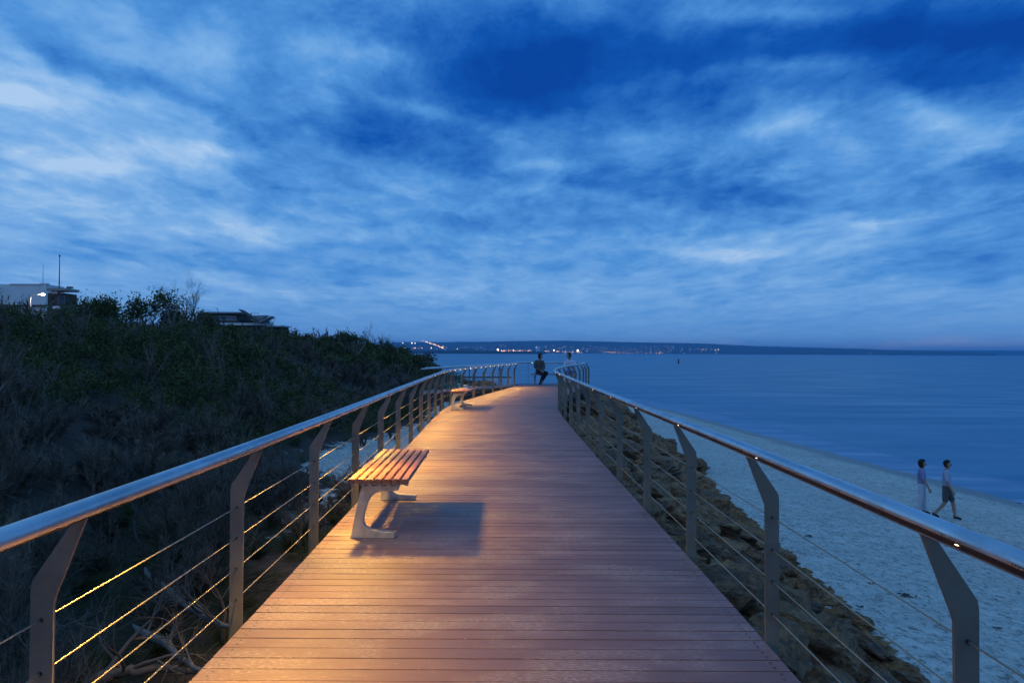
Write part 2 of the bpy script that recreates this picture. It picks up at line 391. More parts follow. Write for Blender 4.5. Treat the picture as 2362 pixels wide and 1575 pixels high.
# ------------------------------------------------------------------ railings
def resample(P, step, start=0.0):
    P = [Vector(p) for p in P]; L = [0]
    for a, b in zip(P, P[1:]): L.append(L[-1]+(b-a).length)
    out = []; s = start
    while s <= L[-1]+1e-6:
        i = min(max(np.searchsorted(L, s)-1, 0), len(P)-2); t = (s-L[i])/max(L[i+1]-L[i],1e-9)
        out.append((P[i].lerp(P[i+1], t), (P[i+1]-P[i]).normalized())); s += step
    return out
POSTW = .034
def inner(t, side): return Vector((t.y, -t.x, 0)).normalized()*side     # side +1: inner side lies to the right of the direction of travel
def round_path(P, it=3):
    P = [Vector(p) for p in P]
    for _ in range(it):
        Q = [P[0]]
        for a, b in zip(P, P[1:]): Q += [a.lerp(b,.25), a.lerp(b,.75)]
        P = Q+[P[-1]]
    return P
RAILZ = lambda y: .94+.018*min(max((y-5)/20,0),1)
WIRES = (.61,.45,.295,.135)
def railing(label, path, side, start, step, slot, led, name='cable_railing', lean=.115, ends=False):
    """path: points of the line of posts, at board level"""
    root = thing(name, label, 'railing', path[0]); off = root.location.copy(); off = Vector(path[0])
    def loc(p): return p-off
    fine = resample(path, .09)
    # handrail: round tube with a lamp slot on its inner side
    bm = bmesh.new(); rings = []; n = 28; R = .031
    for p, t in fine:
        i = inner(t, side); c = p + i*(lean+.004) + Vector((0,0,RAILZ(p.y)))
        rg = []
        for k in range(n):
            a = 2*math.pi*k/n; dg = (math.degrees(a)+180)%360-180
            r = R if not (slot[0] <= dg <= slot[1]) else R*.55
            rg.append(bm.verts.new(loc(c + i*(math.cos(a)*r) + Vector((0,0,math.sin(a)*r)))))
        rings.append(rg)
    for A, B in zip(rings, rings[1:]):
        for k in range(n):
            f = bm.faces.new((A[k],A[(k+1)%n],B[(k+1)%n],B[k])); a = 360*(k+.5)/n; a = (a+180)%360-180
            if slot[0]-8 <= a <= slot[1]+8: f.material_index = 1  # slot faces get black: the recess's shade is put into the colour
    bm.faces.new(rings[0][::-1]); bm.faces.new(rings[-1])
    h = from_bm('handrail', bm, M_RAIL, root, True); h.data.materials.append(M_BLACK)
    for p, t in resample(path, 5.8, 2.75):                               # sleeves where two lengths of tube meet
        bm = bmesh.new(); i = inner(t, side); c = loc(p + i*(lean+.004) + Vector((0,0,RAILZ(p.y)))); tube(bm, [c-t*.004, c+t*.004], .0316, 24)
        from_bm('sleeve', bm, M_RAIL, h, True)
    # posts: bent tapering flats, each of its own
    posts = resample(path, step, start)
    for p, t in posts:
        i = inner(t, side); z1 = RAILZ(p.y)-.024
        pr = [(-POSTW,-.30),(POSTW,-.30),(POSTW,.655),(POSTW+.004,.675),(lean+.016,z1),(lean-.017,z1),(-POSTW+.003,.725),(-POSTW,.70)]
        bm = bmesh.new(); prism(bm, [loc(p + i*u + Vector((0,0,z))) for u, z in pr], None, t, .012)
        bmesh.ops.bevel(bm, geom=bm.edges[:], offset=.0012, segments=1, affect='EDGES')
        po = from_bm('post', bm, M_POST, root)
        for w in WIRES:
            bm = bmesh.new(); c = loc(p+Vector((0,0,w))); tube(bm, [c-t*.013, c+t*.013], .0065, 8); from_bm('grommet', bm, M_BLACK, po)
    # cables
    for w in WIRES:
        bm = bmesh.new(); pts = [q for q, t in posts]
        P = [loc(Vector(path[0])+Vector((0,0,w)))] + [loc(q+Vector((0,0,w))) for q in pts] + [loc(Vector(path[-1])+Vector((0,0,w)))]
        P2 = [P[0]]
        for q in P[1:]:
            if (q-P2[-1]).length > .05: P2.append(q)
        tube(bm, P2, .0032, 6); from_bm('cable', bm, M_CABLE, root, True)
    # lamp modules in the slot
    for p, t in (resample(path, led[1], led[0]) if led else []):
        i = inner(t, side); a = math.radians((slot[0]+slot[1])/2)
        c = loc(p + i*(lean+.004) + Vector((0,0,RAILZ(p.y)))) + (i*math.cos(a)+Vector((0,0,math.sin(a))))*.0225
        bm = bmesh.new(); tube(bm, [c-t*.005, c+t*.005], 0.0024 if p.y < 14 else .0065, 8); from_bm('lamp_module', bm, M_LED, root)
    return root
EDGE = .036
Lp = [Vector((LXs[i]-EDGE, LYs[i], 0)) for i in range(20, 700, 4)]
Rp = [Vector((RXs[i]+EDGE, RYs[i], 0)) for i in range(20, 690, 4)]
def start_for(path, y0, step):
    L = 0
    for a, b in zip(path, path[1:]):
        if a.y <= y0 < b.y: return (L+(y0-a.y)) % step
        L += (b-a).length
    return 0
railing('long cable railing along the dune side of the boardwalk, beside both slatted benches', Lp, 1, start_for(Lp, 2.07, 1.49), 1.49, (-76,-50), (15.4,.72))
corner = round_path([Vector((RX[-1]+EDGE-.06,END-.8,0)), Vector((RX[-1]+EDGE,END+.02,0)), Vector((RX[-1]-.7,END+.04,0))], 3)
endp = Rp[:-1] + [q for q in corner if q.y > Rp[-2].y+.02 or q.x < RX[-1]-.1] + [Vector((x, END+.04, 0)) for x in (2.2,1.4,.9)] + round_path([Vector((.6,END+.04,0)), Vector((.26,END+.04,0)), Vector((-.05,END-.12,-.02))],2) + [RB0.lerp(RB1,s)+Vector((0,.03,0)) for s in (.12,.3,.5,.7,.9,1)]
railing('cable railing on the beach side, curving round the lookout behind the seated people', endp, -1, start_for(Rp, 1.95, 1.45), 1.45, (-36,-14), (.9,1.45))
np_ = [RA0.lerp(RA1,s)+Vector((0,-.03,0)) for s in (.03,.2,.4,.6,.8,1)]
railing('short lower cable railing on the near side of the side ramp', np_, 1, .55, 1.2, (-60,-30), (.5,1.3))

# ------------------------------------------------------------------ benches
LEG = [(190,1283),(732,1285),(734,1210),(480,1187),(420,1172),(375,1140),(350,1100),(345,1050),(352,1000),(372,920),(400,840),(425,790),(460,752),(510,722),(570,707),(680,700),(770,692),(783,672),(785,628),(325,628),(300,700),(262,900),(240,1000),(212,1150)]
def leg_mesh(name, parent, y, xoff=0):
    bm = bmesh.new(); k = .000615
    poly = [Vector(((u-190)*k+xoff, y, (1285-v)*k)) for u, v in LEG]
    prism(bm, poly, None, Vector((0,1,0)), .055)
    bm.normal_update(); bmesh.ops.triangulate(bm, faces=[f for f in bm.faces if len(f.verts) > 4])
    o = from_bm(name, bm, M_CAST, parent)
    md = o.modifiers.new('bevel', 'BEVEL'); md.width = .006; md.segments = 2; md.limit_method = 'ANGLE'; md.angle_limit = .6
    return o
def make_bench(length=1.6):
    t = thing('bench', '', 'bench')
    sw, gp_ = .0535, .0125; x0 = 0.0
    for i in range(7):
        bm = bmesh.new(); bx(bm, x0+i*(sw+gp_), x0+i*(sw+gp_)+sw, 0, length, .432, .467)
        bmesh.ops.bevel(bm, geom=bm.edges[:], offset=.005, segments=2, affect='EDGES'); from_bm('slat', bm, M_SLAT, t)
    for y in (.13, length-.13):
        l = leg_mesh('leg', t, y, .004)
        box('bracket', (.075, .435, y-.02, y+.05, .406, .431), M_CAST, l)
        for i in range(7): box('lug', ( x0+i*(sw+gp_)+.01, x0+i*(sw+gp_)+sw-.01, y-.034, y-.021, .403, .4315), M_CAST, l)
        cu = bpy.data.curves.new('lettering','FONT'); cu.body = 'FURPHY'; cu.size = .026; cu.extrude = .0018; cu.shear = .25; cu.space_character = 1.15; cu.offset = .0006
        tmp = bpy.data.objects.new('tmp', cu); C.objects.link(tmp); dg = bpy.context.evaluated_depsgraph_get(); me = bpy.data.meshes.new_from_object(tmp.evaluated_get(dg))
        bpy.data.objects.remove(tmp); me.transform(Matrix.Translation((.112, y-.0285, .014)) @ Matrix.Rotation(math.pi/2,4,'X'))
        link('lettering', me, M_CAST, l)
        bm = bmesh.new(); bx(bm, .002, .335, y-.03, y+.03, -.001, .0035); from_bm('foot_pad', bm, M_BLACK, l)
    return t
def copy_tree(o, parent=None):
    c = o.copy(); C.objects.link(c); c.parent = parent
    for ch in list(o.children): copy_tree(ch, c)
    return c
b1 = make_bench(); b1.location = (-1.222, 5.11, 0); b1.rotation_euler = (0,0,math.radians(1.3))
tag(b1, 'large nearest slatted timber bench on cast metal legs, lit warm and casting a shadow', 'bench', 'slatted benches on the boardwalk')
b2 = copy_tree(b1); b2.location = (-1.535, 16.75, 0); b2.rotation_euler = (0,0,math.radians(-5.5)); b2['label'] = 'empty slatted bench farther along, where the boardwalk starts to bend right'
b3 = copy_tree(b1); b3.location = (.86, 30.62, 0); b3.rotation_euler = (0,0,math.radians(-90)); b3.scale = (1,1.3,1); b3['label'] = 'dark bench at the far lookout with two people sitting on it'

# ------------------------------------------------------------------ lamps in the handrail
def spot(p, i, power, size=145):
    l = bpy.data.lights.new('rail_lamp','SPOT'); l.energy = power; l.color = (1,.60,.085); l.spot_size = math.radians(size); l.spot_blend = 1.0; l.shadow_soft_size = .028
    o = bpy.data.objects.new('rail_lamp', l); C.objects.link(o); o.location = p
    d = (i*.30+Vector((0,0,-1))).normalized(); o.rotation_euler = d.to_track_quat('-Z','Y').to_euler()
s0 = start_for(Lp, 1.2, 2.1)
LAMP = 165
for q_, (p, t) in enumerate(resample(Lp, 1.49, start_for(Lp, 5.46, 1.49))):
    i = inner(t, 1); strong = round((p.y-5.46)/1.49) % 2 == 0 or p.y > 12; spot(p + i*(.115+.035) + Vector((0,0,RAILZ(p.y)-.035)), i, LAMP*(1.0 if strong else .55)*(1-.32*min(max((p.y-9)/6,0),1)))

# ------------------------------------------------------------------ rock slope
def rock_mesh(seed):
    rs = random.Random(seed); bm = bmesh.new(); bmesh.ops.create_icosphere(bm, subdivisions=4, radius=1)
    planes = [(Vector((rs.gauss(0,1),rs.gauss(0,1),rs.gauss(0,1))).normalized(), rs.uniform(.55,.9)) for _ in range(13)]
    for v in bm.verts:
        p = v.co.copy()
        for n, d in planes:
            k = p.dot(n)-d
            if k > 0: p -= n*k*.98
        q = p*1.7+Vector((seed*3.1,0,0)); p *= 1+.20*mnoise.noise(q)+.14*mnoise.noise(q*2.7)+.09*mnoise.noise(q*6)+.06*mnoise.noise(q*13)
        v.co = p
    me = bpy.data.meshes.new('boulder'); bm.to_mesh(me); bm.free(); me.polygons.foreach_set('use_smooth',[False]*len(me.polygons)); me.materials.append(M_ROCK); return me
rocks = [rock_mesh(s) for s in range(12)]
cand = []
rr = random.Random(4); placed = []
for tries in range(9000):
    y = 1.0 + 45*rr.random()**1.9; e = float(XR(min(y,31))); w = float(XF(y))-e; s = rr.random(); x = e + .12 + s*w*1.0
    if y > 31 and rr.random() < .2: x = rr.uniform(-2, e)
    size = rr.uniform(.20,.42)*(1.25 if rr.random() < .25 else 1)*(1+.012*y)
    if any((x-a)**2+(y-b)**2 < ((size+c)*.60)**2 for a, b, c in placed): continue
    placed.append((x,y,size))
    if len(placed) >= 290: break
for k, (x, y, size) in enumerate(placed):
    o = bpy.data.objects.new('boulder', rocks[k % 12]); C.objects.link(o)
    kk = (x-float(XR(min(y,31))))/(float(XF(y))-float(XR(min(y,31))))
    size *= 1.0 if kk < .7 else 1.0-.9*(kk-.7)
    o.location = (x, y, float(ground(x,y))+size*.16); o.rotation_euler = (rr.uniform(-.25,.25), rr.uniform(.2,.55), rr.uniform(-.45,.45)+math.pi*(k%2))
    o.scale = (size*rr.uniform(.85,1.15), size*rr.uniform(1.2,2.0), size*rr.uniform(.55,.85))
    tag(o, 'brown boulder in the rough rock slope between boardwalk and beach', 'rock', 'boulders of the rock slope')
def rubble(name, n, seed, smin, smax, xf):
    r = np.random.default_rng(seed); y = .8+46*r.random(n)**2.1; s = r.random(n); e = XR(np.minimum(y,31)); x = e-.1 + s*(XF(y)-e+xf)
    z = ground(x,y); base = np.array([(1,0,0),(-1,0,0),(0,1,0),(0,-1,0),(0,0,1),(0,0,-1)],float)
    sz = r.uniform(smin,smax,(n,1,1))*r.uniform(.5,1.3,(n,6,1)); V = base[None]*sz*np.array([1,1.5,.6]); a = r.uniform(0,6.28,n)
    X = V[...,0]*np.cos(a)[:,None]-V[...,1]*np.sin(a)[:,None]; Yy = V[...,0]*np.sin(a)[:,None]+V[...,1]*np.cos(a)[:,None]
    V = np.stack([X+x[:,None], Yy+y[:,None], V[...,2]+z[:,None]+.03],-1)
    f = np.array([(0,2,4),(2,1,4),(1,3,4),(3,0,4),(2,0,5),(1,2,5),(3,1,5),(0,3,5)]); T = (f[None]+6*np.arange(n)[:,None,None]).reshape(-1,3)
    return arrays(name, V.reshape(-1,3), [T], M_ROCK)
tag(rubble('rubble', 16000, 5, .03, .14, .3), 'loose broken stone filling the gaps between the boulders', 'rubble', None, 'stuff')

# ------------------------------------------------------------------ vegetation
def strips(base, dirs, length, width, bend, seg=2, rng=RNG, tone=None):
    """tapering strips; base (N,3), dirs (N,3) unit, bend (N,3) tip displacement"""
    n = len(base); side = np.cross(dirs, rng.normal(size=(n,3))); side /= np.linalg.norm(side,axis=1)[:,None]+1e-9
    ts = np.linspace(0,1,seg+1); V = np.zeros((n, 2*seg+1, 3))
    for k, t in enumerate(ts):
        c = base + dirs*(length*t)[:,None] + bend*(t*t)
        if k == seg: V[:,2*seg] = c
        else:
            w = side*(width*(1-.7*t)*.5)[:,None]; V[:,2*k] = c-w; V[:,2*k+1] = c+w
    off = (2*seg+1)*np.arange(n)[:,None]; Q = []
    for k in range(seg-1): Q.append(off+np.array([2*k,2*k+1,2*k+3,2*k+2])[None])
    T = off+np.array([2*seg-2,2*seg-1,2*seg])[None]
    if tone is None: tone = rng.random(n)
    return V.reshape(-1,3), (np.concatenate(Q) if Q else np.zeros((0,4),int)), T, np.repeat(tone, 2*seg+1)
def leaves(cent, size, rng, tone=None, up=.3):
    n = len(cent); a = rng.normal(size=(n,3)); a[:,2] += up; a /= np.linalg.norm(a,axis=1)[:,None]; b = np.cross(a, rng.normal(size=(n,3))); b /= np.linalg.norm(b,axis=1)[:,None]
    s = size[:,None]; V = np.stack([cent, cent+a*s*.5+b*s*.22, cent+a*s, cent+a*s*.5-b*s*.22], 1).reshape(-1,3)
    Q = 4*np.arange(n)[:,None]+np.arange(4)[None]; tone = rng.random(n) if tone is None else tone
    return V, Q, np.zeros((0,3),int), np.repeat(tone,4)
class Acc:
    def __init__(s): s.V, s.Q, s.T, s.A, s.n = [], [], [], [], 0
    def add(s, r):
        V, Q, T, A = r; s.V.append(V); s.Q.append(Q+s.n); s.T.append(T+s.n); s.A.append(A); s.n += len(V)
    def build(s, name, mat, parent=None):
        P = [p for p in (np.concatenate(s.Q), np.concatenate(s.T)) if len(p)]
        return arrays(name, np.concatenate(s.V), P, mat, parent, {'tone': np.concatenate(s.A)})
def unit(v): return v/(np.linalg.norm(v,axis=-1,keepdims=True)+1e-9)
def shrub_twigs(acc, c, r, h, n, w, rng, lean=(0,0)):
    """brushy bare shrub: stems from the base, twigs off the stems, fine tips"""
    ns = max(5, n//45); az = rng.uniform(0,2*np.pi,ns); tilt = rng.uniform(.1,.95,ns)*r/h
    d = unit(np.stack([np.cos(az)*tilt+lean[0], np.sin(az)*tilt+lean[1], np.ones(ns)],-1)); L = h*rng.uniform(.6,1.05,ns)
    bend = rng.normal(size=(ns,3))*.12*h; base = np.array(c)[None]+rng.normal(size=(ns,3))*[.1*r,.1*r,0]
    tn = rng.random()*.6
    acc.add(strips(base, d, L, np.full(ns, w*3.2), bend, 3, rng, tn+rng.random(ns)*.4))
    k = rng.integers(0,ns,n); t = rng.uniform(.2,1,n)
    p = base[k]+d[k]*(L[k]*t)[:,None]+bend[k]*(t*t)[:,None]
    d2 = unit(d[k]*1.0+rng.normal(size=(n,3))*.55+[0,0,.35]); L2 = h*rng.uniform(.12,.4,n)*(1.15-.5*t)
    acc.add(strips(p, d2, L2, np.full(n, w*1.25), rng.normal(size=(n,3))*.05*h+[0,0,.04*h], 2, rng, tn+rng.random(n)*.4))
    m = int(n*1.6); k2 = rng.integers(0,n,m); t2 = rng.uniform(.3,1,m); q = p[k2]+d2[k2]*(L2[k2]*t2)[:,None]
    d3 = unit(d2[k2]+rng.normal(size=(m,3))*.6+[0,0,.25])
    acc.add(strips(q, d3, h*rng.uniform(.05,.17,m), np.full(m, w*.8), np.zeros((m,3)), 1, rng, tn+rng.random(m)*.4))
def shrub_leaves(acc, c, r, h, n, size, rng):
    nb = max(6, int(n/60)); u = rng.normal(size=(nb,3)); u = unit(u); u[:,2] = np.abs(u[:,2])
    bc = np.array(c)[None] + u*[r*.8, r*.8, h*.85]*rng.uniform(.55,1.05,(nb,1)); br = rng.uniform(.16,.34,nb)*r
    k = rng.integers(0,nb,n); p = bc[k] + unit(rng.normal(size=(n,3)))*(br[k]*rng.uniform(.3,1.15,n))[:,None]*[1,1,.8]
    tn = rng.random(nb)*.55
    acc.add(leaves(p, size*rng.uniform(.6,1.3,n), rng, tn[k]+rng.random(n)*.45))
def tuft(acc, c, h, n, w, rng, lean=(0,0)):
    az = rng.uniform(0,2*np.pi,n); s = rng.uniform(.05,.65,n); d = unit(np.stack([np.cos(az)*s+lean[0], np.sin(az)*s+lean[1], np.ones(n)],-1)); L = h*rng.uniform(.5,1.1,n)
    bend = np.stack([np.cos(az)*s, np.sin(az)*s, -.5*s],-1)*(L*.5)[:,None] + np.array([lean[0],lean[1],0])[None]*(L*.5)[:,None]
    acc.add(strips(np.array(c)[None]+rng.normal(size=(n,3))*[.1*h,.1*h,0], d, L, np.full(n,w), bend, 3, rng, rng.random()*.5+rng.random(n)*.5))
def scrub():
    rng = np.random.default_rng(42); green, pale, dry, grass, low = Acc(), Acc(), Acc(), Acc(), Acc()
    pts = []; y = .3
    while y < 92:
        step = .54+.016*y
        x = -1.9
        while x > -24-.1*y:
            xx, yy = x+rng.uniform(-.45,.45)*step, y+rng.uniform(-.45,.45)*step
            if xx/max(yy,.2) > -.9 and yy > .3: pts.append((xx,yy))
            x -= step
        y += step
    pts = np.array(pts); z = ground(pts[:,0], pts[:,1]); d = XL(np.clip(pts[:,1],-3,28.9))-pts[:,0]
    f1 = fbm(pts[:,0]*.18, pts[:,1]*.18, 3, 77); f2 = fbm(pts[:,0]*.5, pts[:,1]*.5, 2, 5); cnt = 0
    for (x, y), gz, dd, a, b in zip(pts, z, d, f1, f2):
        D = math.hypot(x, y); el = gz+1.35
        if y > 86 or (gz < -2.0): continue
        if x < -17-.05*y: continue
        open_ = not (y > 36 and x < -4.3) and ((dd < 1.0 and y > 9) or (y > 13 and dd < 3.4+.02*y) or (y > 30 and dd < 5.0))
        lod = max(1.0, D/5.0); w = .0045*max(1.0, D/4.5)
        if open_:
            if rng.random() < .17: tuft(grass, (x,y,gz-.03), rng.uniform(.25,.5), int(90/lod)+14, .006*max(1,D/7), rng)
            elif rng.random() < .10: shrub_twigs(dry, (x,y,gz-.05), .4, .55, int(240/lod)+20, w, rng)
            continue
        cnt += 1
        if dd < .75: continue
        if el < .55 and y < 12:                                       # dark hollow beside the near boards: low tangled grass
            tuft(low, (x,y,gz-.03), rng.uniform(.2,.42), int(260/lod)+20, .005*max(1,D/6), rng, (rng.normal()*.4, rng.normal()*.4))
            if rng.random() < .55 and dd > 1.2: shrub_twigs(dry, (x,y,gz-.05), rng.uniform(.4,.8), rng.uniform(.5,1.15)*min(1,.35+.3*dd), int(760/lod)+40, w, rng)
            continue
        hgt = rng.uniform(.55,1.15)*(1+.5*(b-.5)); hgt *= .75 if el < 1.5 else 1.0
        kind = a + .22*smoothstep(.8, 3.0, el) + rng.normal()*.05 - (.10 if y < 14 else 0)
        if kind > .60:
            shrub_leaves(green, (x,y,gz-.1), rng.uniform(.65,1.0)*(1+.01*D), hgt, int(2600/lod)+160, .055*max(1,D/14), rng)
            if rng.random() < .35: shrub_twigs(dry, (x,y,gz), .7, hgt*1.15, int(260/lod)+15, w, rng)
        elif kind > .535: 
            shrub_leaves(pale, (x,y,gz-.1), rng.uniform(.6,.9)*(1+.01*D), hgt*.85, int(1500/lod)+120, .05*max(1,D/14), rng)
            shrub_twigs(dry, (x,y,gz), .7, hgt, int(420/lod)+25, w, rng)
        else:
            shrub_twigs(dry, (x,y,gz-.05), rng.uniform(.7,1.1), hgt*1.05, int(1300/lod)+90, w, rng)
            if rng.random() < .5: tuft(grass if y > 12 else low, (x,y,gz-.03), rng.uniform(.35,.7), int(120/lod)+20, .006*max(1,D/7), rng)
    n = 70000; yy = .6+12*rng.random(n)**1.3; dd = .15+4.6*rng.random(n); xx = XL(yy)-dd; zz = ground(xx, yy)
    keep = (fbm(xx*1.3, yy*1.3, 3, 8) > .40) & (zz < .6); xx, yy, zz = xx[keep], yy[keep], zz[keep]; n = len(xx)
    ang = fbm(xx*.8, yy*.8, 2, 15)*12; dr = unit(np.stack([np.cos(ang)*.9+rng.normal(size=n)*.4, np.sin(ang)*.9+rng.normal(size=n)*.4, rng.uniform(.25,1.1,n)],-1)); L = rng.uniform(.10,.34,n)
    low.add(strips(np.stack([xx,yy,zz-.02],-1), dr, L, np.full(n,.005), np.stack([dr[:,0],dr[:,1],-dr[:,2]*1.2],-1)*(L*.45)[:,None], 3, rng, rng.random(n)))
    # pale grass standing on the dune shoulder near the sandy hollow
    for _ in range(150):
        y = rng.uniform(17,52); dd = rng.uniform(3.2,5.2)+.03*y; x = float(XL(min(y,28.9)))-dd; gz = float(ground(x,y)); D = math.hypot(x,y)
        tuft(grass, (x,y,gz-.03), rng.uniform(.5,.95), 34, .006*max(1,D/7), rng, (.25,0))
    for acc, nm, mt, lb in ((green,'leafy_scrub',M_LEAF,'dark green leafy scrub covering the upper slope of the dune'),(pale,'mixed_scrub',M_LEAF2,'olive green low scrub patches on the dune slope'),
        (dry,'dry_scrub',M_TWIG,'grey brushy leafless scrub covering the lower dune'),(grass,'dune_grass',M_GRASS,'pale dune grass tufts around the sandy hollow'),(low,'low_grass',M_DARKGRASS,'dark tangled grass in the hollow beside the near boards')):
        tag(acc.build(nm, mt), lb, 'vegetation', None, 'stuff')
scrub()
def limb_tree(bm, p, d, L, r, depth, rs, spread=.55, upb=.15, kids=(3,4), tips=None):
    n = 5; P = [Vector(p)]; dd = Vector(d).normalized()
    for k in range(n):
        dd = (dd + Vector((rs.gauss(0,.16),rs.gauss(0,.16),rs.gauss(0,.12)+upb*.3))).normalized(); P.append(P[-1]+dd*(L/n))
    R = [max(r*(1-.62*k/n), .0012) for k in range(n+1)]; tube(bm, P, R, 7 if r > .02 else (5 if r > .006 else 3), False)
    if tips is not None and depth <= 1: tips.append(P[-1]); tips.append(P[3])
    if depth > 0:
        for k in range(rs.randint(*kids)):
            i = rs.randint(2, n); nd = (dd + Vector((rs.gauss(0,1),rs.gauss(0,1),rs.gauss(0,.7)+upb)).normalized()*spread*1.5).normalized()
            limb_tree(bm, P[i], nd, L*rs.uniform(.5,.78), R[i]*.72, depth-1, rs, spread, upb, kids, tips)
def set_tone(o, seed=0):
    me = o.data; r = np.random.default_rng(seed); a = me.attributes.new('tone','FLOAT','POINT'); a.data.foreach_set('value', r.uniform(.2,.9,len(me.vertices)).astype(np.float32))
def bare(name, label, cat, loc, L, r, depth, seed, d=(0,0,1), mat=None, spread=.55, upb=.25, kids=(3,4)):
    bm = bmesh.new(); limb_tree(bm, (0,0,0), d, L, r, depth, random.Random(seed), spread, upb, kids)
    o = from_bm(name, bm, mat or M_PALE, None, True); set_tone(o, seed); o.location = loc; return tag(o, label, cat)
def gz(x, y): return float(ground(x, y))
def on(px, Y, dz=0):
    x = (px-CX)/F*Y; return (x, Y, gz(x,Y)+dz)
# leafless and broken wood one can pick out
bare('bare_shrub', 'pale leafless shrub spreading on the mid slope above the near handrail', 'shrub', on(330,9.2,-.05), .62, .022, 5, 3, (-.5,0,.8), None, .6, .2, (3,4))
bare('bare_shrub', 'twisted pale leafless shrub at the left edge, below the handrail', 'shrub', on(75,3.3,-.02), .75, .035, 4, 9, (.1,0,1))
bare('bare_shrub', 'grey leafless shrub rising behind the second nearest left post', 'shrub', on(520,6.4,-.05), .6, .022, 5, 15, (.1,0,1), M_TWIG, .6, .3)
bare('bare_shrub', 'dark spindly shrub at the edge of the sand patch behind the near bench', 'shrub', on(690,9.5,-.05), .45, .016, 5, 21, (.1,0,1), M_TWIG, .6, .3)
bare('bare_shrub', 'tall grey shrub with upright fine branches far left on the slope', 'shrub', on(60,7.0,-.05), .42, .024, 5, 27, (0,0,1), None, .5, .3)
M_BRANCH = mk_plant('fallen_wood', (.08,.072,.065), (.23,.21,.19))
def fallen(label, P, r, seed, mat=M_BRANCH):
    rs = random.Random(seed); bm = bmesh.new(); P = [Vector(p) for p in P]; o0 = P[0].copy(); Q = []
    for a, b in zip(P, P[1:]):
        for k in range(6): Q.append(a.lerp(b,k/6)+Vector((rs.gauss(0,.012),rs.gauss(0,.012),rs.gauss(0,.008))))
    Q.append(P[-1]); n = len(Q); R = [r*(1-.55*i/n)*min(1,.25+.3*i)*rs.uniform(.8,1.2) for i in range(n)]
    tube(bm, [q-o0 for q in Q], R, 9)
    for k in range(5):
        i = rs.randint(2, n-2); limb_tree(bm, Q[i]-o0, (rs.gauss(0,1),rs.gauss(0,1),.5), r*10, R[i]*.45, 2, rs, .5, .1)
    o = from_bm('fallen_branch', bm, mat, None, True); set_tone(o, seed); o.location = o0; return tag(o, label, 'branch', 'fallen branches beside the boards')
def low(px, py, z=-1.1): return gp(px, py, z)
fallen('thick pale fallen branch running down to the second nearest left post', [low(330,1310),low(410,1385),low(470,1420),low(535,1448)], .045, 1)
fallen('curved fallen branch in the bottom left corner beside the deck edge', [low(300,1440,-1.1),low(385,1482,-1.0),low(420,1520,-1.05),low(470,1545,-1.0)], .035, 2)
fallen('long dark fallen branch lying along the bottom edge by the deck', [low(190,1575),low(270,1550),low(360,1538),low(470,1545)], .05, 3, M_TWIG)
fallen('thin forked branch standing beside the nearest left post', [low(165,1575),low(150,1530,-.9),low(140,1480,-.7),low(125,1430,-.5)], .018, 4)
def leafy(label, px, Y, h, r, seed, n=2600, size=.10, depth=3, mat=M_LEAF, cat='tree', dz=-.2, cl=.22):
    x, y, z = on(px, Y, dz); t = thing('coastal_tree', label, cat, (x,y,z)); rs = random.Random(seed); rng = np.random.default_rng(seed); tips = []
    bm = bmesh.new()
    for k in range(3): limb_tree(bm, (rs.uniform(-.1,.1)*r,0,0), (rs.uniform(-.6,.6)*r/h,rs.uniform(-.4,.4),1), h*.5, .05*h/2, depth, rs, .5, .35, (3,3), tips)
    o = from_bm('trunk', bm, M_TWIG, t, True); set_tone(o, seed)
    zs = max(q.z for q in tips); k_ = h/zs; o.scale = (k_,k_,k_); tips = np.array([tuple(q*k_) for q in tips])
    k = rng.integers(0,len(tips),n); p = tips[k]+rng.normal(size=(n,3))*cl*.5; acc = Acc(); tn = rng.random(len(tips))*.5
    acc.add(leaves(p, size*rng.uniform(.6,1.3,n), rng, tn[k]+rng.random(n)*.5)); acc.build('crown', mat, t); return t
leafy('tallest leafy tree on the dune skyline with clumped rosettes, left of the bare one', 322, 30, 2.35, 1.5, 5, 2600, .13, 3, M_LEAF, 'tree', -.2, .19)
leafy('broad dark bush on the skyline beside the brown building', 215, 29, 1.7, 1.8, 6, 5200, .12, 3, M_LEAF, 'bush', -.2, .4)
leafy('rounded dark bush on the skyline between tallest tree and bare tree', 262, 27, 1.7, 1.5, 16, 4200, .12, 3, M_LEAF, 'bush', -.2, .4)
leafy('low dark bush under the bare tree on the skyline', 405, 31, 1.5, 1.6, 7, 4200, .12, 3, M_LEAF, 'bush', -.2, .4)
leafy('dark bush on the skyline overlapping the left end of the angular roofed building', 455, 33, 1.25, 1.4, 17, 3400, .12, 3, M_LEAF, 'bush', -.2, .35)
leafy('small dense dark tree standing up from the falling skyline', 792, 46, 1.5, .9, 8, 2600, .15, 3, M_LEAF, 'tree', -.2, .24)
leafy('slim leafy sapling right of the small dense dark tree', 828, 50, 1.7, .8, 18, 1100, .13, 3, M_LEAF, 'tree', -.2, .2)
for px, Y, L, seed, lb in ((372,30,1.1,31,'slim leafless tree beside the tallest leafy tree'),(430,31,1.02,32,'bare fan of upright twigs standing highest right of the tallest tree'),(462,32,.85,33,'low bare tree leaning right above the angular roofed building'),
    (850,52,.85,34,'leftmost bare sapling at the lower end of the skyline'),(872,54,.8,35,'middle bare sapling at the lower end of the skyline'),(896,57,.75,36,'rightmost bare sapling at the lower end of the skyline')):
    bare('bare_tree', lb, 'tree', on(px,Y,.3), L, .055, 5, seed, (.05,0,1), M_PALE, .42, .5, (3,4))

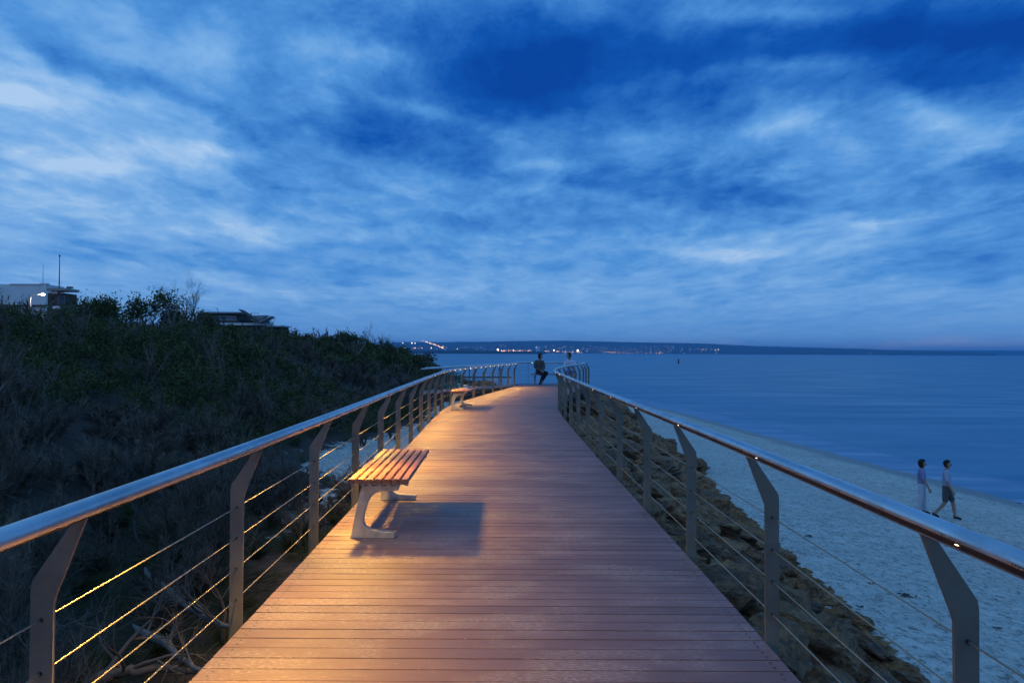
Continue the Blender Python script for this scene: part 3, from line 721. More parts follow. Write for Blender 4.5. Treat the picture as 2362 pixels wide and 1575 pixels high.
# ------------------------------------------------------------------ buildings behind the dune
def bld(name, label, Y, cat='building'):
    return thing(name, label, cat, (0,Y,0)), Y
def rect(root, name, x0, x1, y0, y1, Y, depth, mat, parent=None):
    """block whose front face spans these image positions at distance Y"""
    a, b = at(x0,y1,Y), at(x1,y0,Y); r = parent or root
    return box(name, (a.x, b.x, 0-(root.location.y-Y), depth-(root.location.y-Y), a.z, b.z), mat, r)
w, Yb = bld('white_building', 'pale blue white rendered building with stepped parapet at the far left edge', 74)
rect(w,'wall', -260,106,656,740, 74, 3, M_WHITE); rect(w,'parapet', 92,106.5,653,656, 73.95, .6, M_WHITE); rect(w,'parapet', 22,92,654.5,656.5, 73.9, .5, M_WHITE)
rect(w,'ledge', -60,106,703,705.5, 73.7, .4, M_BROWN); rect(w,'pipe', 3,4.5,681,706,73.8,.1,M_BROWN)
br, Yb = bld('brown_building', 'low dark brown building with flat overhanging roof beside the white one', 70)
rect(br,'wall', 109,149,676,740, 70, 2, M_BROWN)
o = rect(br,'roof', 107,152,664.5,670, 69.2, 2.2, M_ROOF); o.rotation_euler = (0,0,0)
rect(br,'roof_hut', 153,162,661,664.5, 71, .5, M_BROWN)
f = rect(br,'window', 119,133,671.5,678, 69.93, .1, M_BROWN); rect(br,'pane', 120,132.5,672.3,677.5, 69.9, .05, M_WHITE, f)
f = rect(br,'door', 112,124,682,705, 69.93, .1, M_BLACK); f = rect(br,'window', 133,148,681,704,69.93,.1,M_GLASS)
for q in (137,141,145): rect(br,'mullion', q,q+1,681,704,69.88,.05,M_BROWN,f)
rect(br,'low_wall',121,134,706,712,69,.3,M_WHITE)
def mast(name, label, px, y0, y1, Y, r, cat):
    a, b = at(px,y1,Y), at(px,y0,Y); bm = bmesh.new(); h = b.z-a.z; tube(bm, [(0,0,0),(0,0,h*.5),(0,0,h)], [r,r*.8,r*.5], 8); tube(bm, [(0,0,h),(0,0,h+r*3)], [r*1.5,r*.8], 8)
    o = from_bm(name, bm, M_POST, None, True); o.location = a; return tag(o, label, cat)
mast('flagpole', 'tall bare flagpole rising from the brown building roof', 136, 592, 700, 71, .07, 'pole')
mast('antenna', 'thin faint antenna on the white building roof', 99, 614, 656, 76, .03, 'antenna')
# street lamp
sp = at(70,740,60); t = thing('street_lamp', 'lit street lamp with curved arm in front of the white building', 'street lamp', sp)
bm = bmesh.new(); P = [at(70,740,60),at(70,700,60),at(70.3,690,60),at(72,684,60),at(76,681,60),at(84,680,60),at(93,679.5,60)]; tube(bm, [p-sp for p in P], [.09,.08,.07,.06,.05,.05,.05], 8); from_bm('pole', bm, M_RAIL, t, True)
hp = at(99,679,60)-sp; bm = bmesh.new(); bmesh.ops.create_uvsphere(bm, u_segments=16, v_segments=8, radius=1)
for v in bm.verts: v.co = Vector((v.co.x*.24, v.co.y*.13, v.co.z*.11))+hp+Vector((0,0,.09))
from_bm('lamp_head', bm, M_RAIL, t, True)
bm = bmesh.new(); bmesh.ops.create_uvsphere(bm, u_segments=16, v_segments=8, radius=1)
for v in bm.verts: v.co = Vector((v.co.x*.2, v.co.y*.12, v.co.z*.12))+hp+Vector((.02,-.02,.0))
from_bm('bulb', bm, emis('lamp_glow',(1,.70,.38),12), t, True)
l = bpy.data.lights.new('street_light','POINT'); l.energy = 300; l.color = (1,.7,.4); l.shadow_soft_size = .2; o = bpy.data.objects.new('street_light', l); C.objects.link(o); o.location = sp+hp+Vector((0,-.3,-.3))
# building with the V roof
v_, _ = bld('angular_building', 'long low building with window strip and V shaped roof on the dune crest', 62)
rect(v_,'wall', 455,552,722,770, 62, 3, M_BROWN); rect(v_,'roof', 452,552,719.5,722.5, 61.4, 3, M_ROOF); rect(v_,'wall', 552,606,738,770, 62.6, 2, M_BROWN)
for i,(a,b) in enumerate(((472,492),(494,508),(508.5,522),(523,531),(532,545))):
    f = rect(v_,'window', a,b,728,739, 61.95, .1, M_WHITE); rect(v_,'pane', a+1,b-1,729.3,737.7, 61.9, .08, M_GLASS if i not in (1,2) else mk_wall('sky_glass',(.08,.1,.13),(.14,.17,.2)), f)
rect(v_,'fascia', 470,628,745,749.5, 61.6, .4, M_WHITE)
def plane_piece(name, pts, Y0, depth, th, mat, root):
    bm = bmesh.new(); A = [at(x,y,Y0)-root.location for x,y in pts]; B = [p+Vector((0,depth,0)) for p in A]
    a = [bm.verts.new(p) for p in A]; b = [bm.verts.new(p) for p in B]; bm.faces.new(a); bm.faces.new(b[::-1]); n = len(a)
    for i in range(n): bm.faces.new((a[i],b[i],b[(i+1)%n],a[(i+1)%n]))
    return from_bm(name, bm, mat, root)
plane_piece('roof', [(549,714),(552,713.5),(597,741),(597,744.5),(592,744)], 60.8, 1.0, .2, M_BROWN, v_)
plane_piece('roof', [(597,741),(624,728.5),(624.5,732.5),(598,744.5)], 60.7, 1.0, .2, M_ROOF, v_)
plane_piece('roof_deck', [(577,728),(616,727),(599,739)], 62.0, .6, .2, M_ROOF, v_)
rect(v_,'vent_frame', 578,596,720.5,721.2, 66, .05, M_ROOF)
for q in (580,587,594.5): rect(v_,'vent_post', q,q+.5,721.2,727,66,.05,M_ROOF)
lo, _ = bld('low_building', 'low flat roof just showing above scrub right of the angular building', 64)
rect(lo,'wall', 618,650,753,775, 64, 2, M_BROWN); rect(lo,'roof', 610,654,750.5,753.2, 63.6, 2.4, M_WHITE)

# ------------------------------------------------------------------ far shore
def ridge(name, prof, Y, depth, mat, rough=1.0, seed=1, n=700, tree=1.4):
    px = np.linspace(prof[0][0], prof[-1][0], n); h = np.interp(px, [p[0] for p in prof], [p[1] for p in prof])
    X = (px-CX)/F*Y; bumps = (fbm(px*.25, px*0, 4, seed)-.5)*tree+(fbm(px*.9, px*0, 2, seed+9)-.5)*tree*.7
    hz = 812.5+.005*(px-CX); top = H + (hz-h+bumps)*Y/F
    rows = []; ks = np.array([0,.03,.15,.35,.6,.85,1.0,1.3]); hs = [SEA-2, None, .3,.55,.8,.95,1.0,.7]
    for k, q in zip(ks, hs):
        if k == 0: z = np.full(n, SEA-2.)
        elif q is None: z = SEA + 6 + 6*fbm(px*.6, px*0+3, 3, seed+2)
        else:
            z = SEA + (top-SEA)*q + (fbm(px*.3, px*0+k*9, 4, seed+3)-.5)*(top-SEA)*.15*(q < 1)
        rows.append(np.stack([X*(1+k*depth/Y), np.full(n, Y+k*depth), np.where(k >= 1, (z-H)*(1+k*depth/Y)+H, z)], -1))
    V = np.concatenate(rows); m = len(ks); i = (np.arange(m-1)[:,None]*n+np.arange(n-1)[None]).ravel(); Q = np.stack([i,i+1,i+n+1,i+n],-1)
    return struct(arrays(name, V, [Q], mat, None, None, False))
ridge('hills', [(820,792),(925,789),(1000,789),(1100,788.5),(1200,786.5),(1300,786),(1400,788),(1500,790),(1620,792),(1740,798),(1850,801),(1950,803.5),(2050,806.5),(2150,809),(2230,812),(2300,815.5)], 4600, 900, M_HILL, seed=3)
ridge('distant_hills', [(1950,810),(2050,808),(2200,807.5),(2362,808.5),(2700,809),(3000,815)], 7200, 900, M_HILL, seed=8, tree=.8)
ridge('headland', [(700,806),(925,806),(960,807),(1000,806),(1030,808.5),(1065,804),(1080,804),(1100,808),(1140,810),(1180,811),(1220,812.5),(1260,815.5)], 2300, 200, M_HILL, seed=5, tree=2.0)
def dots(name, label, pts, Y, mat):
    V, T = [], []; base = [(1,0,0),(-1,0,0),(0,1,0),(0,-1,0),(0,0,1),(0,0,-1)]; f = [(0,2,4),(2,1,4),(1,3,4),(3,0,4),(2,0,5),(1,2,5),(3,1,5),(0,3,5)]
    for px, py, s in pts:
        c = at(px, py, Y); r = s*Y/F; b = len(V); V += [(c.x+q[0]*r, c.y+q[1]*r, c.z+q[2]*r) for q in base]; T += [[b+i for i in t] for t in f]
    return tag(arrays(name, V, [np.array(T)], mat), label, 'lights', None, 'stuff')
rd = random.Random(2)
warm, white = emis('town_warm',(1,.55,.28),7.0), emis('town_white',(.85,.9,1),5)
W_, C_ = [], []
for x0,x1,y,n,s in ((1020,1022,799,3,1),(1028,1030,800,1,1),(945,975,802.5,9,.7),(1052,1056,805.5,3,.8),(988,1002,803,4,.8),(1146,1150,807,4,1.3),(1156,1190,808.5,26,.9),(1192,1225,809,20,.8),(1256,1300,810,14,.8),(1300,1345,811.5,12,.8),(1395,1420,813,10,.8),(1425,1560,814,12,.7)):
    for k in range(n): W_.append((rd.uniform(x0,x1), y+rd.gauss(0,.9), s*rd.uniform(.45,1.0)))
for k in range(46): u = rd.random(); W_.append((977+46*u+rd.gauss(0,.8), 787+16*u**1.2+rd.gauss(0,.5), rd.uniform(.35,.75)))
for k in range(150): C_.append((rd.uniform(990,1560), rd.uniform(796,813), rd.uniform(.16,.42)))
for k in range(45): C_.append((rd.uniform(1350,1660), rd.uniform(803,814), rd.uniform(.2,.45)))
for k in range(12): W_.append((rd.uniform(1618,1662), 807+rd.gauss(0,1), rd.uniform(.3,.6)))
for p in ((1888,818,.7),(2008,815,.6),(1706,806,.5),(2318,821,.9),(2292,822,.5),(1570,811,.6),(1237,801,.7)): C_.append(p)
dots('town_lights', 'warm street lights strung along the far shore and hill road', W_, 4400, warm)
dots('town_lights', 'scattered pale house lights on the far hills', C_, 4450, white)
def lamp(label, px, py, s, Y=4300, col=None):
    c = at(px,py,Y); t = thing('harbour_lamp', label, 'lamp', (c.x,c.y,SEA), 0, 'bright lamps on the far shore'); h = c.z-SEA
    bm = bmesh.new(); tube(bm, [(0,0,0),(0,0,h)], [.6,.4], 6); from_bm('pole', bm, M_POST, t)
    bm = bmesh.new(); bmesh.ops.create_uvsphere(bm, u_segments=12, v_segments=8, radius=s*Y/F); bmesh.ops.translate(bm, verts=bm.verts, vec=(0,0,h)); from_bm('lamp_head', bm, col or LG, t, True)
LG = emis('harbour_glow',(1,.88,.62),9.0)
for a in (('bright round lamp on the far shore just left of the right seated head',1332.5,808,2.0),('leftmost bright lamp on the far hills above the scrub edge',929,791,.8),('brightest of the lamps left of the hill road',950,791,1.1),('lamp nearest the top of the hill road',957.5,791.5,.7),
    ('tall white lamp on the shore between the two seated people',1277.5,807.5,1.3),('amber lamp starting the row of lights right of the headland',1148,806,1.6),('lone orange lamp low on the shore, above the middle of the left rail',1109,810,1.2),('low lamp at the scrub end of the far shore',935,802.5,.8)): lamp(*a)
# pale tower among the far town
c = at(1241,812,4350); t = thing('tower_building', 'faint pale block building among the far shore lights above the left person', 'building', (c.x,c.y,SEA))
box('wall', (-14,14,-8,8,0,34), M_WHITE, t); box('roof', (-6,10,-6,6,34,46), M_WHITE, t)
# channel marker
c = gp(1565,838.5,SEA); bm = bmesh.new(); hh = 12*c.y/F; tube(bm, [(0,0,-1),(0,0,hh*.45),(0,0,hh)], [.32,.28,.12], 8); tube(bm, [(0,0,hh*.55),(0,0,hh*.75)], [.5,.4], 8); tube(bm, [(0,0,-.2),(0,0,hh*.2)], [.55,.5], 8)
o = from_bm('channel_marker', bm, M_BROWN, None, True); o.location = c; tag(o, 'lone dark marker post standing in the sea right of the lookout', 'marker')
# jetties on the left
c = gp(992,819,SEA); t = thing('jetty', 'small dark jetty reaching out from the far end of the dune', 'jetty', (c.x,c.y,SEA)); k = c.y/F
box('deck', (-60*k,0,-2,3,.9,1.5), M_JOIST, t)
for q in range(9): box('pile', (-(q*7+1)*k-.2,-(q*7+1)*k+.2,-1.6,-1.2,-1.5,.9), M_JOIST, t)
t = thing('timber_groyne', 'low dark timber groyne with beams, behind the second bench and ramp', 'groyne', (0,0,0))
a = at(1062,884,60); b = at(1122,886,60)
g_ = gz(a.x,60)
box('beam', (a.x-.6,b.x+.2,59.9,60.1,a.z-.12,a.z+.18), M_JOIST, t); box('beam', (a.x-.2,b.x+2.2,62.9,63.1,a.z+.38,a.z+.5), M_JOIST, t)
for q in np.linspace(a.x-.4,b.x,5): box('pile', (q-.12,q+.12,60.12,60.36,-3.8,a.z+.25), M_JOIST, t)
# rocks by the groyne
for k,(px,py,s) in enumerate(((1046,880,.75),(1056,884,.6),(1105,889,.7),(1113,887,.85),(1120,890,.6))):
    c = at(px,py+2,57); o = bpy.data.objects.new('boulder', rocks[(k*3)%12]); C.objects.link(o); o.location = c; o.scale = (s*1.3,s,s*.8); o.rotation_euler = (0,.2,k)
    tag(o, 'dark boulder piled beside the low timber groyne at the water edge', 'rock', 'boulders beside the groyne')
# teal steps rail below the ramp
c = at(1034,895,33); t = thing('teal_gate', 'teal painted slatted gate behind the ramp railing left of second bench', 'gate', (c.x,c.y,c.z-.3))
box('frame', (-.22,.62,0,.03,1.0,1.05), M_TEAL, t); box('frame', (-.22,.62,0,.03,.42,.46), M_TEAL, t)
for q in range(6): box('bar', (-.2+q*.155,-.2+q*.155+.035,-.03,.0,.15,1.02), M_TEAL, t)
box('panel', (.0,.5,.04,.07,.05,.42), M_TEAL, t)
# weed and driftwood on the sand
for k,(px,py,s,lb) in enumerate(((2095,1374,.09,'largest dark seaweed clump on the sand beside the nearest right post'),(1868,1236,.07,'long flat dark weed scrap on the sand left of the walkers'),(1795,1166,.04,'small dark weed scrap on the sand near the third right post'),(1984,1398,.04,'small curled weed scrap just right of the rock slope'),(2300,1448,.05,'dark stick on the sand in the lower right'),(2010,1345,.04,'thin weed scrap between flat scrap and large clump'),(2350,1160,.05,'dark weed at the right edge by the wet sand'))):
    c = gp(px,py,-2.6); c = gp(px,py,gz(c.x,c.y)); rs = random.Random(k+60); bm = bmesh.new()
    for j in range(9):
        a = rs.uniform(0,6.28); p = Vector((rs.gauss(0,s*.6),rs.gauss(0,s*.5),0)); q = p+Vector((math.cos(a)*s,math.sin(a)*s,rs.uniform(0,s*.1)))
        tube(bm, [p,(p+q)/2+Vector((0,0,s*.15)),q], [s*.12,s*.16,s*.06], 5)
    o = from_bm('seaweed', bm, M_BROWN, None, True); o.location = c; tag(o, lb, 'seaweed')

# ------------------------------------------------------------------ people
def skin(name, J, E, mat, parent, root='pelvis', sub=2):
    names = list(J); me = bpy.data.meshes.new(name); me.from_pydata([J[k][0] for k in names], [(names.index(a),names.index(b)) for a,b in E], [])
    o = bpy.data.objects.new(name, me); C.objects.link(o); md = o.modifiers.new('s','SKIN'); md.use_smooth_shade = True
    for i,k in enumerate(names):
        r = J[k][1]; sv = me.skin_vertices[0].data[i]; sv.radius = r if isinstance(r,tuple) else (r,r); sv.use_root = (k == root)
    if root not in names: me.skin_vertices[0].data[0].use_root = True
    ss = o.modifiers.new('u','SUBSURF'); ss.levels = ss.render_levels = sub
    dg = bpy.context.evaluated_depsgraph_get(); m2 = bpy.data.meshes.new_from_object(o.evaluated_get(dg)); bpy.data.objects.remove(o)
    m2.name = name; m2.materials.clear(); m2.polygons.foreach_set('use_smooth',[True]*len(m2.polygons)); return link(name, m2, mat, parent)
def cloth(name, a, b, sc=30):
    m, nt, bs = new_mat(name, rough=.9, spec=.2); g = G(nt); n = g.noise(g.obj(), sc, 5, .6); f = g.noise(g.obj(), 6, 4, .6)
    g.put(bs.inputs['Base Color'], g.ramp(n,[(.35,a),(.65,b)])); g.put(bs.inputs['Normal'], g.bump(f,.8,.04)); return m
M_SKIN = cloth('skin', (.34,.19,.14), (.42,.25,.18)); M_SKIN.node_tree.nodes['Principled BSDF'].inputs['Roughness'].default_value = .5
M_HAIR = cloth('dark_hair', (.018,.012,.010), (.05,.03,.022), 40); M_SHOE = cloth('dark_shoe', (.02,.02,.022), (.04,.04,.04)); M_WSHOE = cloth('pale_shoe', (.5,.5,.5), (.6,.6,.6))
M_EYE, _, _ = new_mat('eye', (.02,.018,.015), .2)
def hand(J, E, wrist, dirv, palmn, side, s=1.0, curl=.5):
    """five unequal bent fingers grown from a palm"""
    w = Vector(wrist); d = Vector(dirv).normalized(); n = Vector(palmn); n = (n-d*n.dot(d)).normalized(); a = d.cross(n)*side
    pre = 'h%d_%d' % (len(J), side); J[pre+'p'] = (tuple(w+d*.045*s), (.030*s,.016*s)); 
    for f,(off,ln) in enumerate(((-.026,.068),(-.009,.078),(.009,.073),(.025,.058))):
        k = pre+'f%d' % f; b = w+d*.085*s+a*off*s; J[k+'0'] = (tuple(b), .0105*s)
        m = b+(d*math.cos(curl)+n*math.sin(curl))*ln*.5*s; J[k+'1'] = (tuple(m), .0092*s); e = m+(d*math.cos(curl*2)+n*math.sin(curl*2))*ln*.5*s; J[k+'2'] = (tuple(e), .0078*s)
        E += [(pre+'p',k+'0'),(k+'0',k+'1'),(k+'1',k+'2')]
    k = pre+'t'; b = w+d*.035*s-a*.034*s; J[k+'0'] = (tuple(b), .0115*s); m = b+(d*.7-a*.6+n*.3).normalized()*.034*s; J[k+'1'] = (tuple(m), .010*s); e = m+(d*.9+n*.3).normalized()*.028*s; J[k+'2'] = (tuple(e), .0085*s)
    E += [(pre+'p',k+'0'),(k+'0',k+'1'),(k+'1',k+'2')]; return pre+'p'
def head_parts(root, c, face, hair_len, scale=1.0, curly=False):
    """eyes, nose, ears, mouth and hair round a head centred at c looking along face"""
    f = Vector(face).normalized(); s = Vector((0,0,1)).cross(f).normalized(); u = f.cross(s)
    u = Vector((0,0,1)); Rm = Matrix((s, f, u)).transposed(); k = scale
    def blob(name, mat, off, r, par=root, sub=2):
        bm = bmesh.new(); bmesh.ops.create_icosphere(bm, subdivisions=sub, radius=1)
        for v in bm.verts: v.co = c + Rm@(Vector((v.co.x*r[0]+off[0], v.co.y*r[1]+off[1], v.co.z*r[2]+off[2]))*k)
        return from_bm(name, bm, mat, par, True)
    for sd in (-1,1):
        blob('eye', M_EYE, (sd*.031,.083,.0), (.013,.008,.007)); blob('ear', M_SKIN, (sd*.078,-.005,-.005), (.012,.022,.032))
    blob('nose', M_SKIN, (0,.090,-.022), (.014,.018,.024)); blob('mouth', M_BROWN, (0,.088,-.058), (.024,.008,.006))
    bm = bmesh.new(); bmesh.ops.create_icosphere(bm, subdivisions=4, radius=1)
    for v in bm.verts:
        x, y, z = v.co; w = mnoise.noise(v.co*(5 if curly else 2.5)+Vector((hair_len*9,0,0)))*(.12 if curly else .05)
        q = Vector((x*.089, y*.106-.012, z*.108+.020))*(1.0+1.6*min(hair_len,.05)*(hair_len > .04))*(1+w)
        lim = .012 if z < .30 else .012+.07*(z-.30)/.25
        if z < .55: q.y = min(q.y, lim)                                          # hairline
        if z < -.2: q.z -= hair_len*(1 if y < .2 else .6)*abs(z)
        v.co = c + Rm@(q*k)
    from_bm('hair', bm, M_HAIR, root, True)
def figure(label, loc, rz, J, arms, headc, face, garments, hair_len=.03, curly=False, scale=1.0, shoes=None):
    t = thing('person', label, 'person', loc, rz); E = [('pelvis','waist'),('waist','chest'),('chest','neck0'),('neck0','neck1'),('neck1','jaw'),('jaw','skull'),('skull','crown')]
    for s in 'lr': E += [('chest','sh'+s),('sh'+s,'el'+s),('el'+s,'wr'+s),('pelvis','hip'+s),('hip'+s,'kn'+s),('kn'+s,'an'+s),('an'+s,'toe'+s)]
    Eb = list(E); Jb = dict(J)
    for s,(dv,pn,cu) in arms.items():
        k = hand(Jb, Eb, J['wr'+s][0], dv, pn, 1 if s == 'l' else -1, 1.0, cu); Eb.append(('wr'+s,k))
    skin('body', Jb, Eb, M_SKIN, t)
    for nm, mat, keys, grow_, edges in garments:
        JJ = {k: None if isinstance(k, tuple) else (J[k][0], tuple(r+grow_.get(k,grow_.get('*',.012)) for r in (J[k][1] if isinstance(J[k][1],tuple) else (J[k][1],)*2))) for k in keys if k in J or isinstance(k, tuple)}
        for k in keys:
            if isinstance(k, tuple): JJ.pop(k); nm2, a, b, f, r = k; JJ[nm2] = (tuple(Vector(J[a][0]).lerp(Vector(J[b][0]),f)), (r,r))
        skin(nm, JJ, edges, mat, t, list(JJ)[0])
    for s in 'lr':
        JJ = {'a': (J['an'+s][0], .046), 'h': (tuple(Vector(J['an'+s][0])+(Vector(J['an'+s][0])-Vector(J['toe'+s][0])).normalized()*.03+Vector((0,0,-.02))), .038), 't': (J['toe'+s][0], (.044,.034))}
        skin('shoe', JJ, [('a','h'),('a','t')], shoes or M_SHOE, t, 'a')
    head_parts(t, Vector(headc), face, hair_len, scale, curly); return t
def head_joints(J, c, face, neck):
    f = Vector(face).normalized(); c = Vector(c)
    J['neck0'] = (tuple(neck), .058); J['neck1'] = (tuple(Vector(neck).lerp(c+Vector((0,0,-.09))-f*.01,.7)), .052)
    J['jaw'] = (tuple(c+Vector((0,0,-.062))+f*.022), .056); J['skull'] = (tuple(c+Vector((0,0,.0))+f*.006), (.078,.086)); J['crown'] = (tuple(c+Vector((0,0,.062))-f*.008), (.066,.074))
TOPK = ['waist','chest','neck0','shl','shr','ell','elr']
TOPE = [('waist','chest'),('chest','neck0'),('chest','shl'),('chest','shr'),('shl','ell'),('shr','elr')]
PANTK = [('belt','pelvis','waist',.80,.112),('seat_','pelvis','waist',.12,.128),'hipl','hipr','knl','knr']; PANTE = [('belt','seat_'),('seat_','hipl'),('seat_','hipr'),('hipl','knl'),('hipr','knr')]
# left sitter: faces the camera, looks to the right, legs crossed
c = (.055,-.03,1.27); fc = (.9,-.35,.03)
J = {'pelvis':((0,.02,.55),(.135,.115)), 'waist':((.0,.03,.74),(.125,.10)), 'chest':((0,.02,.95),(.15,.105)),
 'shl':((.165,-.0,1.03),.052),'shr':((-.165,.03,1.03),.052),'ell':((.215,-.07,.76),.040),'elr':((-.20,-.04,.77),.040),'wrl':((.10,-.26,.60),.028),'wrr':((.06,-.27,.64),.028),
 'hipl':((.09,-.03,.53),.088),'hipr':((-.09,-.03,.53),.088),'knl':((.33,-.38,.54),.060),'knr':((.12,-.42,.50),.060),'anl':((.40,-.50,.40),.040),'anr':((.02,-.38,.09),.040),'toel':((.54,-.58,.42),.03),'toer':((-.02,-.54,.045),.03)}
J['anl'] = ((.10,-.62,.16),.04)
J['knl'] = ((.30,-.44,.52),.060); J['anl'] = ((.46,-.50,.42),.038); J['toel'] = ((.60,-.55,.40),.028)
J['knr'] = ((.16,-.44,.49),.062); J['anr'] = ((.03,-.40,.10),.040); J['toer'] = ((-.03,-.56,.05),.03)
J['knl'] = ((.34,-.36,.56),.060); J['anl'] = ((.10,-.47,.18),.040); J['toel'] = ((.06,-.60,.09),.03)
head_joints(J, c, fc, (0.01,.0,1.10))
M_J1 = cloth('grey_jacket', (.075,.065,.06), (.13,.115,.105), 18); M_T1 = cloth('dark_trousers', (.010,.010,.013), (.02,.02,.024))
g1 = [('jacket', M_J1, TOPK+['pelvis','wrl','wrr'], {'*':.020,'neck0':.006,'waist':.03,'wrl':.01,'wrr':.01}, TOPE+[('pelvis','waist'),('ell','wrl'),('elr','wrr')]),
      ('trousers', M_T1, PANTK+['anl','anr'], {'*':.016,'anl':.014,'anr':.014}, PANTE+[('knl','anl'),('knr','anr')])]
bp = at(1244,888,30.35)
figure('person in grey jacket and dark trousers sitting on the lookout bench, head turned right', (bp.x,30.45,-.02), 0, J, {'l':((.3,-.9,-.1),(0,0,-1),.5),'r':((.9,-.5,-.1),(0,0,-1),.5)}, c, fc, g1, .045)
# right sitter: leans forward, arms folded, looks left
c = (-.06,-.06,1.30); fc = (-.95,-.25,.05)
J = {'pelvis':((0,.02,.55),(.135,.115)), 'waist':((.0,.0,.74),(.13,.105)), 'chest':((0,-.02,.95),(.155,.11)),
 'shl':((.17,-.04,1.04),.054),'shr':((-.17,-.02,1.04),.054),'ell':((.22,-.16,.80),.042),'elr':((-.26,-.14,.82),.042),'wrl':((-.02,-.27,.86),.029),'wrr':((-.05,-.29,.84),.029),
 'hipl':((.09,-.03,.53),.088),'hipr':((-.09,-.03,.53),.088),'knl':((.13,-.45,.51),.062),'knr':((-.15,-.45,.51),.062),'anl':((.10,-.46,.10),.040),'anr':((-.12,-.46,.10),.040),'toel':((.11,-.62,.05),.03),'toer':((-.15,-.62,.05),.03)}
head_joints(J, c, fc, (-.01,-.03,1.12))
M_S2 = cloth('lavender_white_shirt', (.50,.50,.62), (.62,.62,.72), 12); M_P2 = cloth('blue_shorts', (.03,.08,.32), (.05,.12,.42))
g2 = [('shirt', M_S2, TOPK+['pelvis',('fl','ell','wrl',.75,.045),('fr','elr','wrr',.75,.045)], {'*':.026,'neck0':.004,'pelvis':.02,'waist':.035}, TOPE+[('pelvis','waist'),('ell','fl'),('elr','fr')]),
      ('shorts', M_P2, PANTK, {'*':.020}, PANTE)]
bp = at(1315,888,30.35)
figure('person in loose pale shirt and blue shorts on the lookout bench, looking left', (bp.x,30.45,-.01), 0, J, {'l':((-.9,-.2,.1),(0,.4,-1),.6),'r':((.9,-.2,.05),(0,.4,-1),.6)}, c, fc, g2, .02, True, 1.0, M_WSHOE)
# two walkers on the beach
def walker(label, px, py, hgt, rz, top, bot, mats, shorts, seed, hair, st=1.0):
    c0 = gp(px,py,-2.7)
    for _ in range(6): c0 = gp(px,py,gz(c0.x,c0.y))
    k = hgt/1.72; c = (0,-.03,1.60*k); fc = (0,-1,0)
    J = {'pelvis':((0,0,.93*k),(.13,.105)),'waist':((0,.0,1.08*k),(.118,.092)),'chest':((0,0,1.28*k),(.145,.10)),
      'shl':((.17,0,1.38*k),.05),'shr':((-.17,0,1.38*k),.05),'ell':((.235,.06,1.11*k),.038),'elr':((-.235,-.05,1.11*k),.038),'wrl':((.24,-.05,.87*k),.027),'wrr':((-.25,-.17,.89*k),.027),
      'hipl':((.09,0,.88*k),.085),'hipr':((-.09,0,.88*k),.085),'knl':((.10,-.14*st,.50*k),.058),'knr':((-.10,.03,.49*k),.058),'anl':((.10,-.20*st,.09),.038),'anr':((-.10,.30*abs(st),.09+.05*abs(st)),.038),'toel':((.11,-.20*st-.16,.035),.028),'toer':((-.10,.30*abs(st)-.13,.05),.028)}
    head_joints(J, c, fc, (0,.0,1.44*k))
    g = [(top, mats[0], TOPK+['pelvis'], {'*':.022,'neck0':.004,'pelvis':.02,'waist':.03}, TOPE+[('pelvis','waist')]),
         (bot, mats[1], PANTK+([] if shorts else ['anl','anr']), {'*':.022}, PANTE+([] if shorts else [('knl','anl'),('knr','anr')]))]
    return figure(label, (c0.x,c0.y,c0.z-.01), rz, J, {'l':((0,-.25,-1),(-1,0,0),.35),'r':((0,-.3,-1),(1,0,0),.35)}, c, fc, g, hair)
walker('walker in pale shirt and dark shorts on the beach near the waterline', 2184, 1197, 1.74, math.radians(50), 'shirt', 'shorts', (cloth('pale_blue_shirt',(.30,.34,.44),(.4,.45,.55)), cloth('dark_shorts',(.07,.065,.065),(.11,.10,.10))), True, 1, .02)
walker('walker in lavender top and light trousers on the beach, left of the other walker', 2126, 1186, 1.64, math.radians(62), 'top', 'trousers', (cloth('lavender_top',(.20,.20,.36),(.28,.28,.46)), cloth('light_trousers',(.38,.42,.52),(.5,.54,.62))), False, 2, .05, .35)

# ------------------------------------------------------------------ sky
w = bpy.data.worlds.new('World'); bpy.context.scene.world = w; w.use_nodes = True; nt = w.node_tree; g = G(nt); bg = nt.nodes['Background']
dirv = g.n('ShaderNodeTexCoord').outputs['Generated']
sep = g.n('ShaderNodeSeparateXYZ'); nt.links.new(dirv, sep.inputs[0]); X, Y, Z = sep.outputs
# cloud sheet seen in perspective
zz = g.m('ADD', g.m('MAXIMUM', Z, 0.0), .055)
cp = g.n('ShaderNodeCombineXYZ'); g.put(cp.inputs[0], g.m('DIVIDE', X, zz)); g.put(cp.inputs[1], g.m('DIVIDE', Y, zz)); P = cp.outputs[0]
wcol = g.noise(g.mapping(P,(1,.8,1)), .55, 4, .6, 0, 1)
vm = g.n('ShaderNodeVectorMath', operation='MULTIPLY_ADD'); g.put(vm.inputs[0], wcol); vm.inputs[1].default_value = (.75,.75,0); g.put(vm.inputs[2], P); PW = vm.outputs[0]
n1 = g.noise(g.mapping(PW,(1.0,.55,1),(0,0,.35),(3.1,1.7,0)), .8, 9, .56)
n2 = g.noise(g.mapping(PW,(1.6,.55,1),(0,0,-.25),(8,2,0)), 2.1, 9, .6)
n3 = g.noise(g.mapping(dirv,(1,1,2.2),(0,0,0)), 12, 10, .7, .2)
